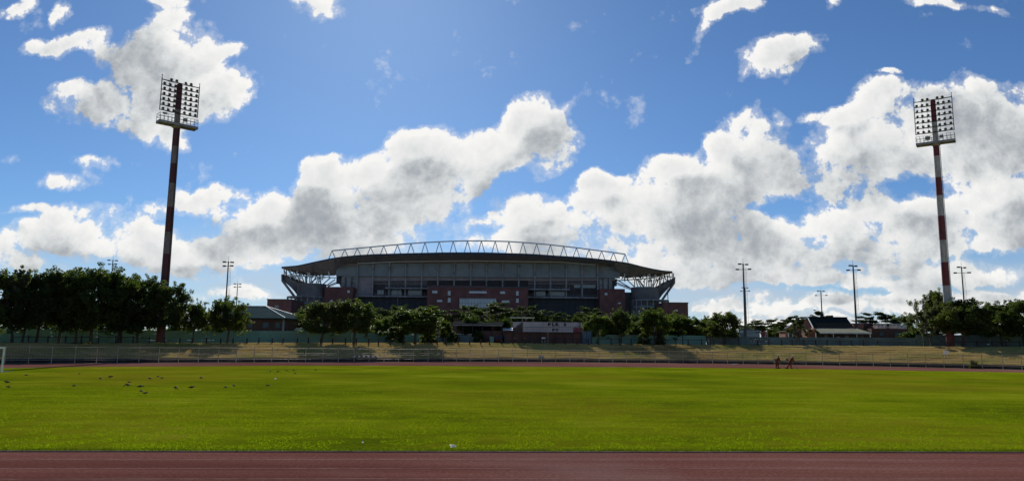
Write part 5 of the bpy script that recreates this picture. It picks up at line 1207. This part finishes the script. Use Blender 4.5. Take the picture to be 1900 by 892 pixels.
def proto_tree(kind, seed, leafm, barkm, n=7000, size=.16):
    """unit tree: 1 high, crown about 1 wide; returned as (trunk mesh, crown mesh)"""
    r = random.Random(seed); cs, rs = [], []; mb = MB()
    if kind == 'round':        # broad crown low to the ground
        for i in range(60):
            a = r.uniform(0, 2 * PI); h = r.uniform(.33, .94); env = math.sin(min(1, max(0, (h - .20) / .78)) * PI) ** .5
            rr = .44 * env * r.uniform(.45, 1.0); cs.append((rr * math.cos(a), rr * math.sin(a), h * r.uniform(.94, 1.0))); rs.append(r.uniform(.085, .145))
        flat = .85; fork = .27; lz = .75
    elif kind == 'tall':
        for i in range(56):
            a = r.uniform(0, 2 * PI); h = r.uniform(.36, .93); env = math.sin(min(1, max(0, (h - .22) / .76)) * PI) ** .6
            rr = .42 * env * r.uniform(.2, 1.0); cs.append((rr * math.cos(a), rr * math.sin(a), h)); rs.append(r.uniform(.08, .13))
        flat = 1; fork = .28; lz = .75
    elif kind == 'umbrella':   # flat layered acacia
        for lay in range(4):
            z = .62 + .11 * lay; R0 = [.46, .50, .40, .22][lay]
            for i in range([12, 14, 10, 5][lay]):
                a = r.uniform(0, 2 * PI); rr = R0 * r.uniform(.15, 1) ** .6; cs.append((rr * math.cos(a), rr * math.sin(a), z + r.uniform(-.03, .03))); rs.append(r.uniform(.07, .12))
        flat = .33; fork = .32; lz = .8
    elif kind == 'bush':
        for i in range(34):
            a = r.uniform(0, 2 * PI); h = r.uniform(.05, .9); rr = .46 * math.sqrt(max(.05, 1 - (h) ** 2.2)) * r.uniform(.3, 1); cs.append((rr * math.cos(a), rr * math.sin(a), h)); rs.append(r.uniform(.09, .15))
        flat = .9; fork = .08; lz = .6
    elif kind == 'wispy':      # sparse with bare twigs
        for i in range(30):
            a = r.uniform(0, 2 * PI); h = r.uniform(.3, .98); env = math.sin(min(1, max(0, (h - .15) / .9)) * PI) ** .5
            rr = .45 * env * r.uniform(.3, 1.0); cs.append((rr * math.cos(a), rr * math.sin(a), h)); rs.append(r.uniform(.05, .09))
        flat = .9; fork = .25; lz = .8
    tr = .022 if kind != 'bush' else .012
    lean = Vector((r.uniform(-.04, .04), r.uniform(-.03, .03), fork))
    mb.path([Vector((0, 0, -.03)), lean * .5, lean], [tr * 1.35, tr * 1.05, tr * .95], 9)
    tips = sorted(range(len(cs)), key=lambda i: r.random())[:(22 if kind != 'wispy' else 30)]
    mains = []
    for k in range(5):
        a = 2 * PI * k / 5 + r.uniform(-.4, .4); m = lean + Vector((math.cos(a) * .13, math.sin(a) * .13, (lz - fork) * .45 * r.uniform(.8, 1.2))); mid = lean.lerp(m, .5) + Vector((r.uniform(-.02, .02), r.uniform(-.02, .02), -.015))
        mb.path([lean, mid, m], [tr * .7, tr * .55, tr * .42], 7); mains.append(m)
    for i in tips:
        c = Vector(cs[i]); m = min(mains, key=lambda q: (q - c).length); mid = m.lerp(c, .5) + Vector((r.uniform(-.03, .03), r.uniform(-.03, .03), r.uniform(-.02, .03)))
        mb.path([m, mid, c], [tr * .38, tr * .25, tr * .10], 5)
    if kind == 'wispy':
        for i in range(len(cs)):
            c = Vector(cs[i])
            for k in range(4): mb.tube(c, c + Vector((r.uniform(-.1, .1), r.uniform(-.1, .1), r.uniform(-.02, .13))), .004, .0015, 4)
    me = bpy.data.meshes.new('trunk'); me.from_pydata(mb.v, [], mb.f); me.materials.append(barkm); me.update()
    V = leaf_cloud(cs, rs, n, size, seed, flat, .1, .5)
    # stray sprays that break the outline
    g = np.random.default_rng(seed + 99); out = [i for i in range(len(cs))]
    sp, sr = [], []
    for i in out:
        c = np.array(cs[i]); d = c - np.array([0, 0, .55]); d = d / (np.linalg.norm(d) + 1e-6)
        for k in range(2): sp.append(tuple(c + (d + g.normal(size=3) * .5) * rs[i] * .95 * np.array([1, 1, flat]))); sr.append(rs[i] * .42)
    V2 = leaf_cloud(sp, sr, n // 4, size * .9, seed + 1, flat, .1, .5)
    return me, mesh_quads('crown', np.concatenate([V, V2]), leafm)
P_ = {}
def PT(key, kind, seed, leafm, barkm='bark', n=6000, size=.016): P_[key] = proto_tree(kind, seed, M[leafm], M[barkm], n, size)
PT('r1', 'round', 1, 'leafA', n=20000, size=.0185); PT('r2', 'round', 2, 'leafB', n=20000, size=.018); PT('r3', 'round', 3, 'leafC', n=13000, size=.022)
PT('t1', 'tall', 4, 'leafB', n=20000, size=.018); PT('t2', 'tall', 5, 'leafA', n=20000, size=.018)
PT('u1', 'umbrella', 6, 'leafE', n=11000, size=.018); PT('u2', 'umbrella', 7, 'leafE', n=11000, size=.018)
PT('b1', 'bush', 8, 'leafC', n=7000, size=.03); PT('b2', 'bush', 9, 'leafB', n=7000, size=.03); PT('b3', 'bush', 12, 'leafA', n=7000, size=.03)
PT('w1', 'wispy', 10, 'leafD', 'bark_pale', n=4200, size=.016); PT('w2', 'wispy', 11, 'leafD', n=10000, size=.018); PT('s1', 'round', 13, 'leafB', n=9000, size=.024); PT('s2', 'tall', 14, 'leafA', n=9000, size=.024)
rr = random.Random(77)
def plant(px, ytop, wpx, off, key, label, cat='tree', name=None, group=None, zoff=0, Y=None):
    if Y is None: Y = fence_D(px) + off
    X = xz(px, Y); z0 = (crest_z(X) if off < 400 else 3) + zoff
    if off < BW: z0 = .6 + (crest_z(X) - .6) * (off - 1.6) / (BW - 1.6)
    h = (at(px, ytop, Y).z - z0) / 1.02; w = wpx / FPX * Y
    tm, cm = P_[key]
    nm = name or {'u': 'acacia_tree', 'b': 'shrub'}.get(key[0], 'leafy_tree')
    r = empty(nm, (X, Y, z0), label, cat, group or {'tree': 'trees around the sports ground', 'shrub': 'shrubs behind the bank'}[cat], rr.uniform(0, 2 * PI))
    r.scale = (w, w, h)
    t = bpy.data.objects.new('trunk', tm); COL.objects.link(t); t.parent = r
    c = bpy.data.objects.new('crown', cm); COL.objects.link(c); c.parent = r
    return r
T = [
 (-25, 500, 120, 16, 'r1', 'dark broad tree cut by the left edge of the photo'),
 (22, 506, 95, 15, 'w2', 'dark feathery tree second from the left edge'),
 (66, 508, 95, 17, 't1', 'dark tree between the feathery one and the big pair at left'),
 (108, 501, 110, 18, 'r2', 'tall dark tree with sunlit left side below its top'),
 (168, 495, 120, 15, 'r1', 'tallest dark tree of the left clump, with the light mast above its right edge'),
 (218, 512, 95, 15.2, 't2', 'dark tree right of the tallest one in the left clump'),
 (254, 513, 84, 18, 'r2', 'dark tree just left of the banded tower'),
 (303, 526, 96, 14.8, 'r2', 'dark rounded tree hiding the foot of the left banded tower'),
 (40, 540, 80, 15.5, 's1', 'low dark tree near the crest at far left'),
 (140, 548, 90, 15.5, 'r2', 'low dark tree below the tallest tree of the left clump'),
 (225, 560, 80, 15.5, 's1', 'low dark tree below the trees left of the banded tower'),
 (357, 560, 52, 16, 's2', 'small round tree right of the banded tower, left of two'),
 (338, 590, 40, 26, 's1', 'small tree glimpsed behind the wall right of the banded tower'),
 (421, 553, 78, 15.5, 's1', 'small round dark tree in front of the green roof, with a light mast behind'),
 (392, 575, 40, 24, 's1', 'little tree between the two round trees by the green roof'),
 (596, 562, 92, 15.2, 'r2', 'dark broad tree right of the green roofed building'),
 (656, 556, 90, 14.0, 'r1', 'forked dark tree in front of the left brick wing of the stadium'),
 (560, 572, 50, 40, 's2', 'greenish tree peeping between the green roof and the stadium'),
 (709, 588, 56, 26, 'r3', 'sunlit green tree right of the forked dark tree'),
 (770, 570, 98, 14.5, 'r3', 'bright leaved bushy tree left of the shelter'),
 (735, 566, 80, 55, 'u1', 'flat-topped acacia behind the bright tree, left half of the stadium front'),
 (800, 566, 80, 60, 'u2', 'flat-topped acacia below the left edge of the brick entrance block'),
 (700, 570, 60, 62, 'u2', 'flat-topped acacia below the left balcony of the stadium'),
 (672, 578, 64, 44, 'u1', 'flat acacia between the forked tree and the sunlit one'),
 (752, 584, 60, 34, 's1', 'dark tree close behind the bright bushy tree'),
 (1010, 574, 64, 62, 'u2', 'dark acacia behind the left half of the scoreboard'),
 (1180, 582, 52, 46, 's2', 'tree behind the gap left of the brightest topped tree'),
 (1242, 580, 50, 44, 's1', 'dark tree between the brightest topped tree and the dense bushy one'),
 (1062, 584, 44, 60, 'u1', 'small acacia behind the right half of the scoreboard'),
 (826, 594, 26, 21, 'r3', 'narrow yellow-green tree at the left end of the shelter'),
 (866, 566, 85, 60, 'u1', 'wide acacia below the pale entrance glazing'),
 (918, 560, 105, 66, 'u2', 'widest acacia right of the entrance glazing'),
 (975, 567, 70, 58, 'u1', 'brownish acacia below the right edge of the brick entrance block'),
 (872, 585, 48, 27, 's2', 'sunlit tree rising above the shelter roof'),
 (905, 592, 36, 27, 's2', 'small tree above the middle of the shelter roof'),
 (935, 590, 34, 26, 's2', 'small tree above the right end of the shelter roof'),
 (1040, 578, 40, 50, 'u2', 'small umbrella-shaped acacia above the scoreboard'),
 (1098, 570, 66, 55, 'u1', 'pale acacia right of and above the scoreboard'),
 (1072, 586, 28, 26, 's1', 'little dark tree behind the right end of the scoreboard'),
 (1108, 584, 60, 20, 'r3', 'bright bushy tree at the right end of the scoreboard'),
 (1152, 574, 44, 19, 's2', 'upright tree with sunlit leaves in front of the right brick wing'),
 (1135, 596, 40, 24, 's1', 'low dark tree between the two bright ones right of the scoreboard'),
 (1216, 572, 62, 16, 'r3', 'tree with the brightest sunlit top below the right ramp drum'),
 (1186, 594, 46, 22, 's1', 'low dark tree left of the brightest topped tree'),
 (1268, 584, 66, 22, 'r3', 'dense bushy tree with sunlit top below the right brick building'),
 (1300, 590, 50, 30, 's1', 'dark tree left of the large dark rounded one right of the stadium'),
 (1345, 580, 66, 21, 'r2', 'large dark rounded tree beside the tallest slim mast'),
 (1318, 588, 44, 36, 's1', 'dark tree peeping left of the large rounded one'),
 (1418, 592, 80, 70, 'u1', 'rounded acacia in the distance behind the blue notice board'),
 (1398, 598, 50, 90, 'u2', 'distant tree behind the left part of the notice board'),
 (1450, 600, 50, 80, 's1', 'low distant tree left of the brick kiosk'),
 (1480, 585, 76, 42, 'u2', 'layered acacia rising behind the willow and the kiosk'),
 (1524, 577, 52, 38, 'u1', 'acacia top showing above the gabled roof'),
 (1484, 591, 48, 15.2, 'w2', 'small grey-green willowy tree in front of the house'),
 (1628, 578, 78, 44, 'u2', 'flat acacia above the brick annexes right of the house'),
 (1678, 583, 50, 48, 's1', 'dark tree above the balcony railing'),
 (1716, 548, 62, 22, 'w1', 'wispy half bare tree left of the right banded tower'),
 (1745, 541, 62, 26, 't1', 'dark feathery tree directly left of the right banded tower'),
 (1786, 556, 104, 15.4, 't1', 'big broad dark tree in front of the right banded tower'),
 (1730, 572, 80, 16, 'w2', 'lower grey-green tree below the wispy one at right'),
 (1858, 562, 80, 22, 'r2', 'dark rounded tree second from the right edge'),
 (1900, 554, 92, 20, 'r1', 'dark broad tree cut by the right edge of the photo'),
 (1825, 585, 60, 32, 's1', 'dark tree filling the gap between the broad trees at far right'),
 (1960, 560, 100, 22, 'r2', 'dark tree just beyond the right edge of the photo'),
]
for t in T: plant(*t[:5], t[5])
S = [
 (-10, 590, 60, 30, 'b2', 'dark shrub over the wall at the far left edge'), (75, 592, 90, 30, 'b2', 'wide dark shrub over the wall behind the left clump of trees'), (165, 590, 90, 30, 'b2', 'dark shrub over the wall behind the tallest tree of the left clump'), (245, 594, 80, 30, 'b2', 'dark shrub over the wall left of the left tower foot'),
 (325, 600, 40, 25, 'b1', 'small sunlit shrub over the wall right of the left tower'),
 (735, 604, 50, 18, 'b3', 'green shrub between the sunlit trees left of the shelter'), (795, 603, 40, 17, 'b2', 'dark shrub between the bright tree and the narrow one'), (640, 604, 60, 24, 'b2', 'dark shrub behind the forked tree'), (690, 606, 60, 24, 'b3', 'shrub over the lower green wall'),
 (840, 614, 30, 19, 'b2', 'low shrub in front of the shelter at its left end'), (886, 612, 26, 20.5, 'b3', 'small shrub under the shelter roof'),
 (1124, 606, 50, 24, 'b2', 'dark shrub behind the green wall right of the scoreboard'), (1170, 605, 60, 24, 'b2', 'dark shrub behind the wall below the upright tree'), (1240, 602, 60, 24, 'b2', 'dark shrub behind the wall below the brightest treetop'), (1290, 604, 60, 25, 'b2', 'dark shrub behind the wall below the dense bushy tree'), (1335, 604, 50, 25, 'b2', 'dark shrub left of the notice board'), (1362, 608, 34, 28, 'b2', 'small dark shrub at the left edge of the notice board'),
 (1436, 608, 50, 50, 'b2', 'dark shrub between the notice board and the kiosk'), (1700, 606, 60, 26, 'b3', 'green shrub at the right end of the brick clubhouse'), (1742, 606, 50, 28, 'b2', 'dark shrub left of the right tower foot'), (1800, 604, 70, 30, 'b2', 'dark shrub right of the right tower foot'), (1870, 600, 80, 30, 'b2', 'dark shrub under the trees at the right edge'),
 (1195, 615, 26, 17, 'b2', 'small dark shrub in front of the wall below the brightest treetop'), (1224, 612, 30, 16.5, 'b2', 'dark clump around the post below the brightest treetop'),
]
for t in S: plant(*t[:5], t[5], cat='shrub')
# small plants on the bank and at its foot
for (px, off, wpx, ytop, key, lab) in ((787, 3.0, 17, 650, 'w1', 'bare reddish weed bush on the bank behind the fence'), (763, .9, 12, 664.5, 'b2', 'small dark bush at the foot of the bank right of the striped barrier'), (748, .9, 7, 665, 'b2', 'tiny dark bush next to the striped barrier'), (1803, .9, 22, 668, 'b2', 'low dark weed clump at the foot of the bank below the right tower')):
    Y = fence_D(px) + off; X = xz(px, Y); z0 = 0 if off < 1.3 else .9; h = at(px, ytop, Y).z - z0; w = wpx / FPX * Y
    r = empty('small_bush', (X, Y, z0), lab, 'bush', 'small bushes on and below the bank'); r.scale = (w, w, h)
    for nm, me in zip(('stems', 'leaves'), P_[key]): o = bpy.data.objects.new(nm, me); COL.objects.link(o); o.parent = r
# distant trees that read as one dark mass along the horizon
def woodland():
    g = np.random.default_rng(5); Vs = []
    for k in range(230):
        px = g.uniform(-700, 2600); Y = g.uniform(330, 480) + (140 if 430 < px < 1330 else 0); X = xz(px, Y); h = g.uniform(5, 9.5); w = g.uniform(4, 8)
        cs, rs = [], []
        for i in range(12): cs.append((X + g.normal() * w * .5, Y + g.normal() * 2, 3 + h * g.uniform(.15, .85))); rs.append(g.uniform(1.2, 2.3))
        Vs.append(leaf_cloud(cs, rs, 420, .42, int(g.integers(1e6)), .8))
    me = mesh_quads('distant_trees', np.concatenate(Vs), M['leafB']); o = bpy.data.objects.new('distant_trees', me); COL.objects.link(o)
    tag(o, 'dark band of distant trees along the horizon', 'woodland', None, 'stuff')
woodland()
# dry tufts on the bank, ragged turf along the near edge and short blades on the near grass
def blades(name, P, hgt, wid, m, seed, label, lean=.5):
    g = np.random.default_rng(seed); n = len(P); a = g.uniform(0, 2 * PI, n); h = hgt * (.5 + g.random(n)); w = wid * (.6 + .8 * g.random(n))
    dx = np.stack([np.cos(a), np.sin(a), np.zeros(n)], 1); t = g.normal(size=(n, 3)) * lean; t[:, 2] = 1; t /= np.linalg.norm(t, axis=1)[:, None]
    V = np.stack([P - dx * w[:, None], P + dx * w[:, None], P + dx * w[:, None] * .25 + t * h[:, None], P - dx * w[:, None] * .25 + t * h[:, None]], 1).reshape(-1, 3)
    o = bpy.data.objects.new(name, mesh_quads(name, V, m)); COL.objects.link(o); return tag(o, label, 'grass', None, 'stuff')
def blade_mat(name, c1, c2):
    return leaf_mat(name, c1, c2, .35, 3.0, True)
g = np.random.default_rng(3); n = 26000
x = g.uniform(-16, 18, n); d = np.abs(g.normal(size=n)) * .22; y = near_Y(x) + d - .03
blades('turf_edge', np.stack([x, y, np.full(n, .01)], 1), .05, .006, blade_mat('turf_blade', (.05, .075, .008), (.13, .16, .02)), 1, 'ragged fringe of green turf along the near edge of the track', .8)
n = 170000; x = g.uniform(-1, 1, n); t = g.random(n) ** 1.6; y0 = near_Y(0) + .05 + t * 26; x = x * (y0 * .72); y = y0 + near_Y(x) - near_Y(0)
cl = np.array([mnoise.noise(Vector((a * .9, b * .9, 0))) for a, b in zip(x, y)]); k = cl > -.12
blades('turf_blades', np.stack([x, y, np.full(n, .01)], 1)[k], .032, .010, blade_mat('short_blade', (.17, .235, .007), (.28, .335, .012)), 2, 'short green and yellowish grass blades on the near pitch', 1.0)
pts = []
rows_n = 7000
for i in range(rows_n):
    k = int(g.integers(0, len(FC))); p = FC[k]; nn = FCn[k]
    if p[1] < 40: continue
    o = 1.7 + (BW + .6 - 1.7) * g.random(); f = (o - 1.62) / (BW - 1.62); tt = g.uniform(-2, 2)
    x = p[0] + nn[0] * o + nn[1] * tt; y = p[1] + nn[1] * o - nn[0] * tt; z = .6 + (crest_z(x) - .6) * min(1, f)
    if mnoise.noise(Vector((x * .35, y * .35, 2))) > -.05:
        for q in range(3): pts.append((x + g.normal() * .12, y + g.normal() * .12, z - .02))
blades('bank_tufts', np.array(pts), .16, .028, blade_mat('dry_blade', (.24, .18, .06), (.5, .4, .15)), 4, 'dry yellow grass tufts over the terraced bank', .7)
